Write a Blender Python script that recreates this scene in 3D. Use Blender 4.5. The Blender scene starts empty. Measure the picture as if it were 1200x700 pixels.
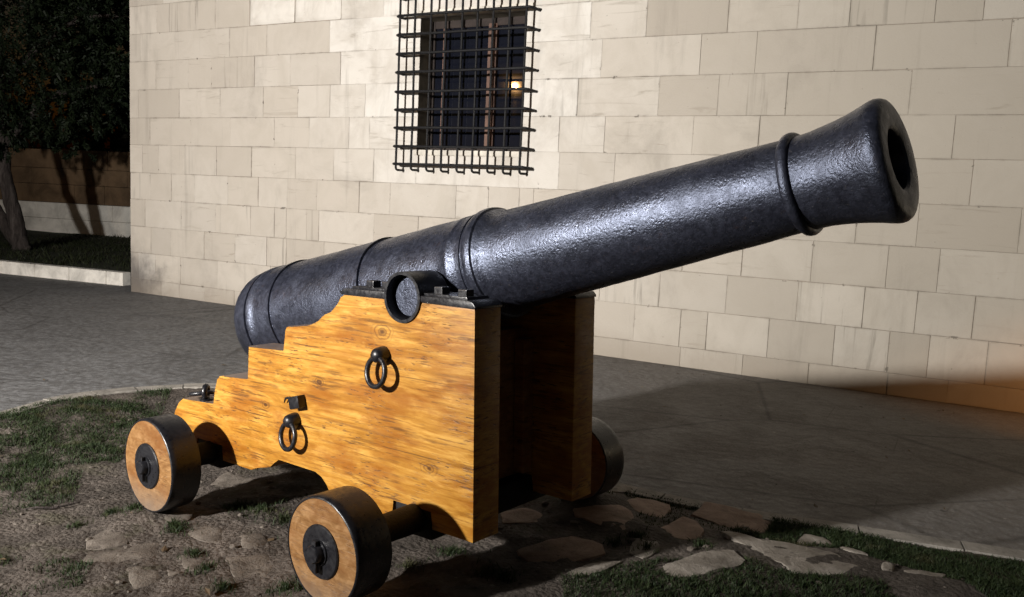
import bpy, bmesh, math, random
from mathutils import Vector, Matrix, noise
from mathutils.geometry import tessellate_polygon
from math import sin, cos, pi, radians

random.seed(7)
S = bpy.context.scene
COL = S.collection

# ------------------------------------------------------------------ helpers
def link(name, me, mats=(), parent=None, loc=None):
    o = bpy.data.objects.new(name, me)
    COL.objects.link(o)
    for m in (mats if isinstance(mats, (list, tuple)) else [mats]):
        if me is not None:
            me.materials.append(m)
    if parent is not None:
        o.parent = parent
    if loc is not None:
        o.location = loc
    return o

def from_bm(name, bm, mats, parent=None, loc=None, smooth=None):
    me = bpy.data.meshes.new(name)
    bmesh.ops.recalc_face_normals(bm, faces=bm.faces[:])
    bm.to_mesh(me); bm.free()
    if smooth is not None:
        for p in me.polygons: p.use_smooth = True
        me.set_sharp_from_angle(angle=radians(smooth))
    return link(name, me, mats, parent, loc)

def tag(o, label=None, cat=None, group=None, kind=None):
    if label: o['label'] = label
    if cat: o['category'] = cat
    if group: o['group'] = group
    if kind: o['kind'] = kind
    return o

def empty(name, loc=(0, 0, 0), rot=None):
    o = bpy.data.objects.new(name, None)
    COL.objects.link(o); o.location = loc; o.empty_display_size = .2
    if rot: o.rotation_euler = rot
    return o

def box(bm, x0, x1, y0, y1, z0, z1, bev=0.0, mat=0):
    vs = [bm.verts.new((x, y, z)) for x in (x0, x1) for y in (y0, y1) for z in (z0, z1)]
    F = [(0, 1, 3, 2), (4, 6, 7, 5), (0, 4, 5, 1), (2, 3, 7, 6), (0, 2, 6, 4), (1, 5, 7, 3)]
    fs = [bm.faces.new([vs[i] for i in f]) for f in F]
    for f in fs: f.material_index = mat
    if bev > 0:
        es = list({e for f in fs for e in f.edges})
        bmesh.ops.bevel(bm, geom=es, offset=bev, segments=2, profile=.6, affect='EDGES')
    return fs

def prism(bm, pts, y0, y1, bev=0.0):
    """polygon in (x,z) extruded along y"""
    a = [bm.verts.new((x, y0, z)) for x, z in pts]
    b = [bm.verts.new((x, y1, z)) for x, z in pts]
    n = len(pts)
    fs = [bm.faces.new(a), bm.faces.new(list(reversed(b)))]
    for i in range(n):
        fs.append(bm.faces.new((a[i], b[i], b[(i + 1) % n], a[(i + 1) % n])))
    if bev > 0:
        es = [e for e in fs[0].edges] + [e for e in fs[1].edges]
        bmesh.ops.bevel(bm, geom=list(set(es)), offset=bev, segments=2, profile=.6, affect='EDGES')
    return fs

def lathe(bm, prof, origin, axis, up=None, seg=48, cap=False):
    """profile [(s, r)] around axis through origin"""
    ax = Vector(axis).normalized()
    u = Vector(up) if up else (Vector((0, 0, 1)) if abs(ax.z) < .9 else Vector((1, 0, 0)))
    u = (u - ax * u.dot(ax)).normalized(); v = ax.cross(u)
    o = Vector(origin); rings = []
    for s, r in prof:
        if r < 1e-6:
            rings.append([bm.verts.new(o + ax * s)])
        else:
            rings.append([bm.verts.new(o + ax * s + (u * cos(2 * pi * i / seg) + v * sin(2 * pi * i / seg)) * r) for i in range(seg)])
    for A, B in zip(rings[:-1], rings[1:]):
        for i in range(seg):
            j = (i + 1) % seg
            if len(A) == 1 and len(B) == 1: continue
            if len(A) == 1: bm.faces.new((A[0], B[i], B[j]))
            elif len(B) == 1: bm.faces.new((A[i], B[0], A[j]))
            else: bm.faces.new((A[i], B[i], B[j], A[j]))

def tube(bm, pts, r, seg=10, closed=False):
    pts = [Vector(p) for p in pts]; n = len(pts); rings = []
    rr = r if isinstance(r, (list, tuple)) else [r] * n
    prev = None
    for i, p in enumerate(pts):
        a = pts[(i - 1) % n] if (closed or i > 0) else p
        b = pts[(i + 1) % n] if (closed or i < n - 1) else p
        t = (b - a).normalized()
        if prev is None:
            u = t.orthogonal().normalized()
        else:
            u = (prev - t * prev.dot(t)).normalized()
        prev = u; v = t.cross(u)
        rings.append([bm.verts.new(p + (u * cos(2 * pi * k / seg) + v * sin(2 * pi * k / seg)) * rr[i]) for k in range(seg)])
    m = n if closed else n - 1
    for i in range(m):
        A, B = rings[i], rings[(i + 1) % n]
        for k in range(seg):
            j = (k + 1) % seg
            try: bm.faces.new((A[k], A[j], B[j], B[k]))
            except ValueError: pass
    if not closed:
        bm.faces.new(list(reversed(rings[0]))); bm.faces.new(rings[-1])

def torus(bm, c, axis, R, r, seg=40, s2=12):
    ax = Vector(axis).normalized(); u = ax.orthogonal().normalized(); v = ax.cross(u); c = Vector(c)
    tube(bm, [c + (u * cos(2 * pi * i / seg) + v * sin(2 * pi * i / seg)) * R for i in range(seg)], r, s2, True)

# ------------------------------------------------------------------ node DSL
class N:
    def __init__(self, name):
        self.m = bpy.data.materials.new(name); self.m.use_nodes = True
        self.t = self.m.node_tree; self.t.nodes.clear()
        self.out = self.t.nodes.new('ShaderNodeOutputMaterial')
        self.b = self.t.nodes.new('ShaderNodeBsdfPrincipled')
        self.t.links.new(self.b.outputs[0], self.out.inputs[0])
    def new(self, ty, **kw):
        n = self.t.nodes.new(ty)
        for k, v in kw.items(): setattr(n, k, v)
        return n
    def put(self, sock, v):
        if isinstance(v, bpy.types.NodeSocket): self.t.links.new(v, sock)
        elif v is not None:
            if sock.type == 'RGBA' and not hasattr(v, '__len__'): v = (v, v, v, 1)
            if sock.type == 'RGBA' and len(v) == 3: v = (*v, 1)
            sock.default_value = v
    def obj(self): return self.new('ShaderNodeTexCoord').outputs['Object']
    def pos(self): return self.new('ShaderNodeNewGeometry').outputs['Position']
    def mp(self, vec, scale=(1, 1, 1), loc=(0, 0, 0), rot=(0, 0, 0)):
        n = self.new('ShaderNodeMapping'); self.put(n.inputs['Vector'], vec)
        n.inputs['Scale'].default_value = scale; self.put(n.inputs['Location'], loc); n.inputs['Rotation'].default_value = rot
        return n.outputs[0]
    def noise(self, vec, scale=5, detail=4, rough=.55, dist=0, out='Fac'):
        n = self.new('ShaderNodeTexNoise'); self.put(n.inputs['Vector'], vec)
        n.inputs['Scale'].default_value = scale; n.inputs['Detail'].default_value = detail
        n.inputs['Roughness'].default_value = rough; n.inputs['Distortion'].default_value = dist
        return n.outputs[out]
    def vor(self, vec, scale=5, feature='F1', out='Distance', rand=1):
        n = self.new('ShaderNodeTexVoronoi', feature=feature); self.put(n.inputs['Vector'], vec)
        n.inputs['Scale'].default_value = scale; n.inputs['Randomness'].default_value = rand
        return n.outputs[out]
    def ramp(self, f, stops):
        n = self.new('ShaderNodeValToRGB'); self.put(n.inputs[0], f)
        e = n.color_ramp.elements
        while len(e) < len(stops): e.new(.5)
        for el, (p, c) in zip(e, stops):
            el.position = p
            el.color = (c, c, c, 1) if not hasattr(c, '__len__') else (*c, 1)
        return n.outputs[0]
    def mix(self, f, a, b, mode='MIX'):
        n = self.new('ShaderNodeMix', data_type='RGBA', blend_type=mode)
        self.put(n.inputs[0], f); self.put(n.inputs[6], a); self.put(n.inputs[7], b)
        return n.outputs[2]
    def math(self, op, a, b=None, clamp=False):
        n = self.new('ShaderNodeMath', operation=op, use_clamp=clamp); self.put(n.inputs[0], a)
        if b is not None: self.put(n.inputs[1], b)
        return n.outputs[0]
    def rng(self, v, a, b, c=0., d=1.):
        n = self.new('ShaderNodeMapRange', interpolation_type='SMOOTHSTEP'); self.put(n.inputs[0], v)
        n.inputs[1].default_value = a; n.inputs[2].default_value = b; n.inputs[3].default_value = c; n.inputs[4].default_value = d
        return n.outputs[0]
    def attr(self, name):
        return self.new('ShaderNodeAttribute', attribute_name=name)
    def sep(self, v):
        n = self.new('ShaderNodeSeparateXYZ'); self.put(n.inputs[0], v); return n.outputs
    def bump(self, h, strength=.5, dist=.01, nrm=None):
        n = self.new('ShaderNodeBump'); self.put(n.inputs['Height'], h)
        n.inputs['Strength'].default_value = strength; n.inputs['Distance'].default_value = dist
        if nrm is not None: self.put(n.inputs['Normal'], nrm)
        return n.outputs[0]
    def set(self, col=None, rough=None, nrm=None, spec=None, metal=None, **kw):
        if col is not None: self.put(self.b.inputs['Base Color'], col)
        if rough is not None: self.put(self.b.inputs['Roughness'], rough)
        if nrm is not None: self.put(self.b.inputs['Normal'], nrm)
        if spec is not None: self.put(self.b.inputs['Specular IOR Level'], spec)
        if metal is not None: self.put(self.b.inputs['Metallic'], metal)
        for k, v in kw.items(): self.put(self.b.inputs[k], v)
        return self.m

# ------------------------------------------------------------------ frames
CANNON_O = Vector((0.1368, 3.2075, 0.2715))
E1 = Vector((0.77625, -0.62888, 0.04417)); E2 = Vector((0.62953, 0.77697, -0.00119)); E3 = Vector((-0.03357, 0.02873, 0.99902))
WN = Vector((0.46878, 0.88332, 0)); WD = Vector((0.88332, -0.46878, 0)); WDIST = 7.7222
def wp(s, z, off=0.0):                      # point on the house front; off = distance in front of it
    return WN * (WDIST - off) + WD * s + Vector((0, 0, z))

# ------------------------------------------------------------------ materials
def mat_iron():
    n = N('black_painted_iron'); o = n.obj()
    big = n.noise(o, 7, 4, .6); mid = n.noise(o, 55, 4, .6); fine = n.noise(o, 120, 4, .62); grit = n.noise(o, 260, 3, .6)
    pits = n.rng(n.vor(o, 85, 'SMOOTH_F1'), .05, .45)
    h = n.math('ADD', n.math('MULTIPLY', mid, .30), n.math('MULTIPLY', fine, .44))
    h = n.math('ADD', h, n.math('MULTIPLY', grit, .16))
    h = n.math('ADD', h, n.math('MULTIPLY', pits, .10))
    h = n.math('ADD', h, n.math('MULTIPLY', big, .22))
    col = n.mix(n.rng(mid, .35, .7), (.0105, .0115, .0170), (.023, .0250, .0365))
    rust = n.rng(n.noise(o, 13, 6, .7), .60, .78)
    col = n.mix(n.math('MULTIPLY', rust, .45), col, (.050, .027, .017))
    col = n.mix(n.math('MULTIPLY', n.rng(n.noise(n.mp(o, (1, 1, 1), (4, 2, 7)), 3.2, 6, .7), .50, .70), .7), col, (.0075, .008, .011))
    sp = n.rng(n.noise(o, 105, 2, .5), .67, .75)
    col = n.mix(n.math('MULTIPLY', sp, .40), col, (.11, .105, .10))
    rough = n.math('ADD', n.rng(n.noise(o, 30, 5, .65), .3, .72, .25, .40), n.rng(n.noise(o, 4.5, 6, .7), .45, .7, 0, .16))
    return n.set(col, rough, n.bump(h, .50, .008), .95, **{'Specular Tint': (.66, .75, 1.0)})

def mat_fitting():
    n = N('black_painted_fittings'); o = n.obj()
    f = n.noise(o, 60, 4, .6)
    col = n.mix(f, (.0055, .0055, .007), (.014, .0145, .018))
    return n.set(col, n.rng(f, .3, .7, .26, .46), n.bump(f, .25, .004), .5)

def mat_wood(name, a, b, c, dark=1.0, endgrain=False, scale=1.0):
    n = N(name); o = n.obj()
    w = n.mp(o, (1.6 * scale, 5 * scale, 16 * scale))
    if endgrain: w = n.mp(o, (6 * scale, 6 * scale, 11 * scale))
    warp = n.noise(n.mp(o, (1.2, 2, 2.5)), 1.6, 2, .5, out='Color')
    wv = n.new('ShaderNodeVectorMath', operation='ADD'); n.put(wv.inputs[0], w)
    sc = n.new('ShaderNodeVectorMath', operation='SCALE'); n.put(sc.inputs[0], warp); sc.inputs['Scale'].default_value = .7
    n.t.links.new(sc.outputs[0], wv.inputs[1]); w = wv.outputs[0]
    g = n.noise(w, 2.3, 7, .68, .5)
    blot = n.noise(n.mp(o, (1.6, 3, 4.2)), 1.9, 5, .62, .3)
    col = n.ramp(g, [(.34, a), (.5, b), (.64, c)])
    col = n.mix(n.rng(blot, .42, .66, 0, .8), col, tuple(x * y for x, y in zip(a, (1.0, .80, .6))))
    fleck = n.noise(n.mp(o, (11 * scale, 14, 75 * scale)), 1.7, 4, .62, .3)
    zone = n.rng(n.noise(n.mp(o, (1.6, 2, 5)), 1.7, 3, .6), .44, .58)
    fl = n.math('MULTIPLY', n.rng(fleck, .56, .66), zone)
    col = n.mix(n.math('MULTIPLY', fl, .92 * dark), col, (.060, .026, .008))
    worn = n.rng(n.noise(n.mp(o, (2, 3, 9)), 2.4, 4, .6, .4), .60, .72)
    col = n.mix(n.math('MULTIPLY', worn, .45), col, tuple(min(1, x * 1.25 + .02) for x in c))
    # open grain: short dark dashes along the board, and deeper cracks
    dash = n.noise(n.mp(o, (7 * scale, 12, 120 * scale)), 1.0, 3, .55)
    col = n.mix(n.math('MULTIPLY', n.rng(dash, .53, .63), n.math('MULTIPLY', n.rng(n.noise(n.mp(o, (2.2, 2, 7)), 1.5, 4, .65), .40, .62, .12, 1), .85 * dark)), col, (.11, .045, .010))
    lng = n.noise(n.mp(o, (1.1, 8, 64 * scale)), 1.0, 4, .6, .25)
    col = n.mix(n.math('MULTIPLY', n.rng(lng, .58, .68), .55 * dark), col, (.15, .055, .010))
    nz = n.sep(n.new('ShaderNodeNewGeometry').outputs['Normal'])[2]
    col = n.mix(n.math('MULTIPLY', n.rng(nz, .6, .9), .8), col, n.mix(g, (.085, .075, .075), (.17, .15, .145)))
    if not endgrain:                                  # knots
        for kx, kz, kr in ((-.475, .715, .05), (-.86, .47, .032), (-.22, .23, .038), (-1.24, .32, .03)):
            vs_ = n.new('ShaderNodeVectorMath', operation='DISTANCE'); n.put(vs_.inputs[0], n.mp(o, (.62, 0, 1), (0, 0, 0)))
            vs_.inputs[1].default_value = (kx * .62, 0, kz)
            dk = n.math('ADD', vs_.outputs['Value'], n.math('MULTIPLY', n.math('SUBTRACT', n.noise(o, 22, 3), .5), .022))
            ring = n.math('MULTIPLY', n.rng(n.math('SINE', n.math('MULTIPLY', dk, 520)), -.2, .9), n.rng(dk, kr * .45, kr, .55, 0))
            col = n.mix(n.math('MULTIPLY', ring, dark), col, (.10, .036, .007))
            col = n.mix(n.math('MULTIPLY', n.rng(dk, kr * .12, kr * .34, .8, 0), dark), col, (.06, .022, .006))
    zz = n.math('ADD', n.sep(o)[2], n.math('MULTIPLY', n.math('SUBTRACT', n.noise(n.mp(o, (3, 3, 0)), 1.0, 3), .5), .012))
    for zs_, st_ in ((.268, .75), (.556, .6)):        # joints between the boards
        jl = n.rng(n.math('ABSOLUTE', n.math('SUBTRACT', zz, zs_)), .0, .0035, st_ * dark, 0)
        if not endgrain: col = n.mix(n.math('MULTIPLY', jl, n.rng(n.noise(n.mp(o, (4, 4, 4)), 1.2, 4), .42, .58, .15, 1)), col, (.045, .02, .007))
    ex = n.math('ABSOLUTE', n.sep(n.new('ShaderNodeTexCoord').outputs['Normal'])[0])   # end grain, with the shade of the end faces painted in
    if not endgrain: col = n.mix(n.math('MULTIPLY', n.rng(ex, .8, .97), .12), col, (.035, .015, .004))
    h = n.math('SUBTRACT', n.math('MULTIPLY', g, .5), n.math('MULTIPLY', fl, .6))
    if endgrain:                                      # soil splashed on the low side of the wheels
        zz = n.math('ADD', n.sep(o)[2], n.math('MULTIPLY', n.noise(o, 9, 5, .65), .16))
        col = n.mix(n.rng(zz, -.13, .06, .8, 0), col, (.15, .118, .09))
    return n.set(col, n.rng(g, .3, .7, .38, .56), n.bump(h, .45, .004), .32)

def mat_wall():
    n = N('ashlar_stone'); p = n.pos(); at = n.attr('stone')
    r, g, b = (n.new('ShaderNodeSeparateColor') for _ in range(3))
    sc = n.new('ShaderNodeSeparateColor'); n.t.links.new(at.outputs['Color'], sc.inputs[0])
    lum, ident, white = sc.outputs[0], sc.outputs[1], sc.outputs[2]
    off = n.new('ShaderNodeCombineXYZ'); n.put(off.inputs[0], n.math('MULTIPLY', ident, 37.)); n.put(off.inputs[2], n.math('MULTIPLY', ident, 91.))
    add = n.new('ShaderNodeVectorMath', operation='ADD'); n.put(add.inputs[0], p); n.t.links.new(off.outputs[0], add.inputs[1])
    q = add.outputs[0]
    base = n.mix(lum, (.375, .335, .285), (.535, .490, .428))
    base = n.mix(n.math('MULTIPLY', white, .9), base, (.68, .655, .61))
    cloud = n.noise(q, 2.6, 6, .62, .8)
    base = n.mix(n.rng(cloud, .35, .72, 0, .48), base, (.40, .36, .305))
    # bedding veins: nearly level in one block, nearly upright in the next
    lay = n.noise(n.mp(q, (1.2, 1.2, 11)), 1.3, 5, .65, 1.4)
    base = n.mix(n.math('MULTIPLY', n.rng(lay, .57, .72), n.rng(ident, .40, .8, 0, .5)), base, (.27, .235, .19))
    up = n.noise(n.mp(q, (13, 13, .8)), 1.0, 5, .62, .6)
    base = n.mix(n.math('MULTIPLY', n.rng(up, .54, .70), n.rng(ident, .22, .06, 0, .6)), base, (.19, .175, .15))
    grime = n.noise(n.mp(p, (1, 1, .7)), 1.1, 6, .68, .9)
    base = n.mix(n.rng(grime, .50, .78, 0, .42), base, (.24, .215, .185))
    # spots of dirt and small holes
    sp = n.noise(p, 26, 3, .6)
    base = n.mix(n.math('MULTIPLY', n.rng(sp, .72, .78), .5), base, (.10, .085, .07))
    run = n.noise(n.mp(p, (5.5, 5.5, .45)), 1.0, 6, .68, .25)     # rain marks running down over several courses
    base = n.mix(n.math('MULTIPLY', n.rng(run, .54, .74), .34), base, (.22, .20, .17))
    edge = n.math('SUBTRACT', 1, at.outputs['Alpha'])
    en = n.rng(n.noise(p, 3.2, 5, .7), .46, .66)
    base = n.mix(n.math('MULTIPLY', n.math('MULTIPLY', n.math('POWER', edge, 2.2), en), .42), base, (.17, .15, .125))
    chip = n.rng(n.noise(p, 11, 4, .6), .64, .69)
    base = n.mix(n.math('MULTIPLY', n.math('MULTIPLY', n.rng(edge, .35, .75), chip), .75), base, (.075, .065, .055))
    # damp stain low on the left corner, dirt near the foot of the wall
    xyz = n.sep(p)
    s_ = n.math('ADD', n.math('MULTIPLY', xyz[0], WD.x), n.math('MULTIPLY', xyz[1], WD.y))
    wob = n.math('MULTIPLY', n.math('SUBTRACT', n.noise(p, 2.2, 5, .65), .5), 1.1)
    st = n.rng(n.math('ADD', s_, wob), -9.75, -9.15, 1, 0)
    sz = n.rng(n.math('ADD', xyz[2], n.math('MULTIPLY', wob, .8)), .10, .72, 1, 0)
    base = n.mix(n.math('MULTIPLY', n.math('MULTIPLY', st, sz), .88), base, (.075, .07, .07))
    base = n.mix(n.rng(s_, -4.4, -.2, 0, .62), base, n.mix(.5, base, (.20, .19, .15)))  # stone greyed toward the right, painting in the lamp's fall-off
    foot = n.rng(n.math('ADD', xyz[2], n.math('MULTIPLY', wob, .25)), .0, .34, .42, 0)
    base = n.mix(foot, base, (.24, .20, .155))
    fine = n.noise(p, 55, 5, .7); mid = n.noise(q, 9, 5, .6)
    h = n.math('ADD', n.math('MULTIPLY', fine, .35), n.math('MULTIPLY', mid, .6))
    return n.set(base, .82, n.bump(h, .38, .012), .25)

def mat_plain(name, col, rough=.8, bscale=40, bstr=.3, var=.35, spec=.3, vs=4):
    n = N(name); p = n.pos()
    f = n.noise(p, vs, 6, .65, .5)
    c = n.mix(n.rng(f, .3, .75), tuple(x * (1 + var * .5) for x in col), tuple(x * (1 - var) for x in col))
    h = n.noise(p, bscale, 5, .65)
    return n.set(c, rough, n.bump(h, bstr, .01), spec)

def mat_pavement():
    n = N('worn_asphalt'); p = n.pos()
    peb = n.vor(p, 21, 'SMOOTH_F1'); peb2 = n.vor(p, 21, 'F1', 'Color')
    fine = n.noise(p, 120, 4, .7); big = n.noise(p, .55, 6, .6, .8); mid = n.noise(p, 2.4, 6, .65, .5)
    sc = n.new('ShaderNodeSeparateColor'); n.t.links.new(peb2, sc.inputs[0])
    c = n.mix(sc.outputs[0], (.088, .089, .092), (.150, .151, .155))
    c = n.mix(n.rng(big, .38, .66, 0, .6), c, (.185, .187, .19))
    c = n.mix(n.rng(mid, .55, .75, 0, .55), c, (.075, .069, .064))
    c = n.mix(n.math('MULTIPLY', n.rng(peb, .30, .62), .45), c, (.05, .046, .043))
    br = n.new('ShaderNodeTexBrick', offset=.37); n.put(br.inputs['Vector'], n.mp(p, (1, 1, 1), (.3, .1, 0), (0, 0, radians(27.95))))
    br.inputs['Color1'].default_value = (0, 0, 0, 1); br.inputs['Color2'].default_value = (1, 1, 1, 1); br.inputs['Mortar'].default_value = (.5, .5, .5, 1)
    br.inputs['Scale'].default_value = 1; br.inputs['Brick Width'].default_value = 1.35; br.inputs['Row Height'].default_value = .82; br.inputs['Mortar Size'].default_value = .006; br.inputs['Mortar Smooth'].default_value = .6
    wx = n.sep(p)[0]; slabs = n.rng(n.math('ADD', wx, n.math('MULTIPLY', mid, 1.5)), .6, 2.2)
    c = n.mix(n.math('MULTIPLY', slabs, .30), c, n.mix(br.outputs['Color'], (.085, .076, .066), (.20, .178, .155)))
    c = n.mix(n.math('MULTIPLY', n.math('MULTIPLY', br.outputs['Fac'], slabs), n.rng(n.noise(p, 1.7, 4), .42, .6, .1, .75)), c, (.045, .040, .035))
    c = n.mix(n.math('MULTIPLY', slabs, .35), c, (.115, .096, .078))
    grain = n.noise(p, 70, 3, .7)
    c = n.mix(n.rng(grain, .50, .68, 0, .5), c, (.21, .205, .20)); c = n.mix(n.rng(grain, .47, .33, 0, .5), c, (.05, .048, .047))
    # long cracks and patches
    cr = n.vor(n.mp(n.new_warp(p) if hasattr(n, 'new_warp') else p, (.42, .62, .5)), 1.0, 'DISTANCE_TO_EDGE')
    c = n.mix(n.rng(cr, .0, .012, .55, 0), c, (.035, .032, .030))
    sp = n.noise(p, 9, 3, .55)
    c = n.mix(n.rng(sp, .70, .76, 0, .7), c, (.03, .027, .025))
    sp2 = n.noise(n.mp(p, (1, 1, 1), (5, 3, 1)), 14, 2, .5)
    c = n.mix(n.rng(sp2, .73, .78, 0, .6), c, (.34, .32, .29))
    h = n.math('ADD', n.math('MULTIPLY', n.math('SUBTRACT', 1, peb), .9), n.math('MULTIPLY', fine, .3))
    h = n.math('ADD', h, n.math('MULTIPLY', mid, 1.6))
    return n.set(c, n.rng(mid, .3, .7, .62, .85), n.bump(h, .55, .016), .35)

def mat_dirt():
    n = N('trodden_earth'); p = n.pos()
    big = n.noise(p, 1.5, 6, .65, .6); mid = n.noise(p, 7, 6, .7, .4); fine = n.noise(p, 60, 5, .72); peb = n.vor(p, 48, 'F1')
    c = n.mix(n.rng(mid, .3, .7), (.055, .046, .039), (.130, .110, .095))
    c = n.mix(n.rng(big, .44, .62, 0, .75), c, (.046, .039, .033))
    c = n.mix(n.rng(n.noise(p, 34, 3, .6), .62, .72, 0, .55), c, (.22, .195, .165))
    c = n.mix(n.rng(n.noise(n.mp(p, (1, 1, 1), (3, 8, 0)), 2.7, 6, .7), .54, .66, 0, .5), c, (.045, .046, .022))
    h = n.math('ADD', n.math('MULTIPLY', fine, .6), n.math('MULTIPLY', mid, 1.2))
    h = n.math('SUBTRACT', h, n.math('MULTIPLY', peb, .5))
    return n.set(c, .92, n.bump(h, .9, .02), .2)

def mat_flag(name, a, b):
    n = N(name); p = n.pos(); o = n.obj()
    mid = n.noise(p, 9, 6, .68, .5); fine = n.noise(p, 75, 4, .7)
    c = n.mix(n.rng(mid, .32, .7), a, b)
    c = n.mix(n.rng(n.noise(p, 22, 4, .65), .58, .72, 0, .6), c, tuple(x * .42 for x in a))
    c = n.mix(n.rng(n.noise(p, 4, 5, .6), .55, .72, 0, .5), c, (.07, .058, .045))
    h = n.math('ADD', n.math('MULTIPLY', mid, 1.1), n.math('MULTIPLY', fine, .4))
    return n.set(c, .85, n.bump(h, .7, .015), .25)

def mat_leaf(name, a, b, c3=None):
    n = N(name)
    oi = n.attr('leaf')
    c = n.mix(oi.outputs['Fac'], a, b)
    if c3: c = n.mix(n.rng(n.noise(n.pos(), 3.0, 3, .6), .55, .7, 0, .7), c, c3)
    n.set(c, .6, None, .25)
    tr = n.new('ShaderNodeBsdfTranslucent'); n.put(tr.inputs[0], c)
    ms = n.new('ShaderNodeMixShader'); ms.inputs[0].default_value = .25
    n.t.links.new(n.b.outputs[0], ms.inputs[1]); n.t.links.new(tr.outputs[0], ms.inputs[2]); n.t.links.new(ms.outputs[0], n.out.inputs[0])
    return n.m

def mat_bark():
    n = N('rough_bark'); o = n.obj()
    r = n.noise(n.mp(o, (9, 9, 1.6)), 1.6, 6, .7, .6)
    c = n.ramp(r, [(.3, (.016, .013, .012)), (.55, (.060, .050, .046)), (.75, (.115, .10, .092))])
    return n.set(c, .95, n.bump(r, 1.0, .04), .15)

def mat_emit(name, col, st):
    n = N(name); n.set((.02, .02, .02), .4)
    n.put(n.b.inputs['Emission Color'], col); n.b.inputs['Emission Strength'].default_value = st
    return n.m

M = dict(
    iron=mat_iron(), fit=mat_fitting(),
    wood=mat_wood('honey_varnished_wood', (.24, .098, .011), (.375, .176, .023), (.49, .265, .050)),
    wheelwood=mat_wood('wheel_wood', (.150, .072, .025), (.215, .112, .040), (.285, .160, .066), .6, True, 1.4),
    darkwood=mat_wood('dark_inner_wood', (.23, .10, .035), (.32, .15, .055), (.40, .20, .08), .8),
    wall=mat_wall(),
    mortar=mat_plain('lime_mortar', (.26, .225, .185), .9, 60, .5, .5),
    side=mat_plain('side_stone', (.42, .37, .30), .85, 25, .4, .4),
    reveal=mat_plain('reveal_plaster', (.22, .195, .15), .85, 25, .3, .4),
    whitestone=mat_plain('pale_sill_stone', (.62, .58, .51), .8, 40, .3, .3),
    oldwood=mat_plain('old_window_wood', (.135, .078, .058), .65, 60, .4, .5),
    framewood=mat_plain('dark_frame_wood', (.028, .020, .017), .7, 60, .4, .5), grille=mat_plain('dull_black_bar', (.007, .007, .008), .6, 90, .4, .3), pave=mat_pavement(), dirt=mat_dirt(),
    kerb=mat_plain('kerb_stone', (.27, .25, .222), .85, 45, .6, .45, .25, 5),
    pkerb=mat_plain('white_kerb_stone', (.72, .69, .63), .85, 35, .5, .4, .25, 3),
    flag=mat_flag('grey_flagstone', (.17, .148, .122), (.30, .27, .235)),
    flagred=mat_flag('reddish_flagstone', (.20, .135, .10), (.31, .225, .175)),
    earthstone=mat_flag('earthy_stone', (.080, .067, .056), (.165, .143, .121)), grass=mat_leaf('grass_blades', (.014, .027, .010), (.042, .060, .022), (.085, .072, .035)),
    litter=mat_leaf('dry_litter', (.035, .022, .013), (.16, .115, .07)), lawn=mat_leaf('lawn_blades', (.012, .018, .008), (.030, .036, .014), (.040, .034, .018)), leaf=mat_leaf('dark_foliage', (.005, .010, .005), (.018, .028, .011)),
    leaf2=mat_leaf('dry_foliage', (.010, .011, .006), (.034, .028, .013)),
    bark=mat_bark(),
    soil=mat_plain('lawn_soil', (.030, .034, .018), .95, 40, .8, .5),
    gwall=mat_plain('garden_wall_stone', (.80, .77, .70), .85, 18, .5, .35, .25, 1.6),
    gwall_shade=mat_plain('garden_wall_shaded_stone', (.165, .108, .062), .9, 18, .5, .5, .25, 1.6),
    metal=mat_plain('lamp_metal', (.06, .065, .065), .5, 80, .1, .3),
    bulb=mat_emit('lamp_glow', (1, .80, .5), 30), flood=mat_emit('flood_glow', (1, .93, .82), 6),
)
def mat_glass():
    n = N('dark_window_glass'); p = n.pos()
    return n.set(n.mix(n.noise(p, 3, 4), (.004, .005, .009), (.009, .010, .016)), .04, n.bump(n.noise(p, 1.6, 2), .01, .01), .5)
M['glass'] = mat_glass()

# ------------------------------------------------------------------ cannon
LZ = 0.17                                   # ground lies this far below the cheek bottoms (local)
cannon = empty('cannon')
cannon.matrix_world = Matrix(((E1.x, E2.x, E3.x, 0), (E1.y, E2.y, E3.y, 0), (E1.z, E2.z, E3.z, 0), (0, 0, 0, 1)))
cannon.location = CANNON_O - E3 * LZ
tag(cannon, 'black iron cannon raised on a stepped varnished wooden truck carriage with four wheels', 'cannon')
PL = (0, 0, LZ)
HW, TH = .3747, .1414                       # half width over the cheeks, cheek thickness
TX, TZ = -.36, .857                         # trunnion axis

def cheek_profile():
    rec = [(TX + .098 * cos(a), TZ + .098 * sin(a)) for a in [radians(188 + i * (352 - 188) / 14) for i in range(15)]]
    return ([(-2.035, .06), (-2.032, .13), (-2.014, .175), (-1.975, .225), (-1.929, .253), (-1.657, .258), (-1.640, .345), (-1.628, .385), (-1.603, .404), (-1.570, .411),
             (-1.368, .413), (-1.366, .571), (-1.099, .572), (-1.093, .662), (-1.083, .680), (-1.062, .688), (-.94, .694), (-.905, .703), (-.868, .724), (-.842, .745),
             (-.818, .757), (-.785, .768), (-.765, .776), (-.742, .803), (-.722, .833), (-.700, .845)]
            + rec + [(-.002, .838), (0, .834), (0, 0), (-.205, 0), (-.205, .072), (-.417, .072), (-.417, -.008), (-.79, -.004), (-.812, .046), (-.845, .074), (-.89, .090),
                     (-1.15, .093), (-1.185, .064), (-1.215, .040), (-1.30, .022), (-1.36, 0), (-1.59, 0), (-1.59, .078), (-1.815, .078), (-1.815, .0), (-1.99, .0), (-2.02, .02)])
prof = cheek_profile()
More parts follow.
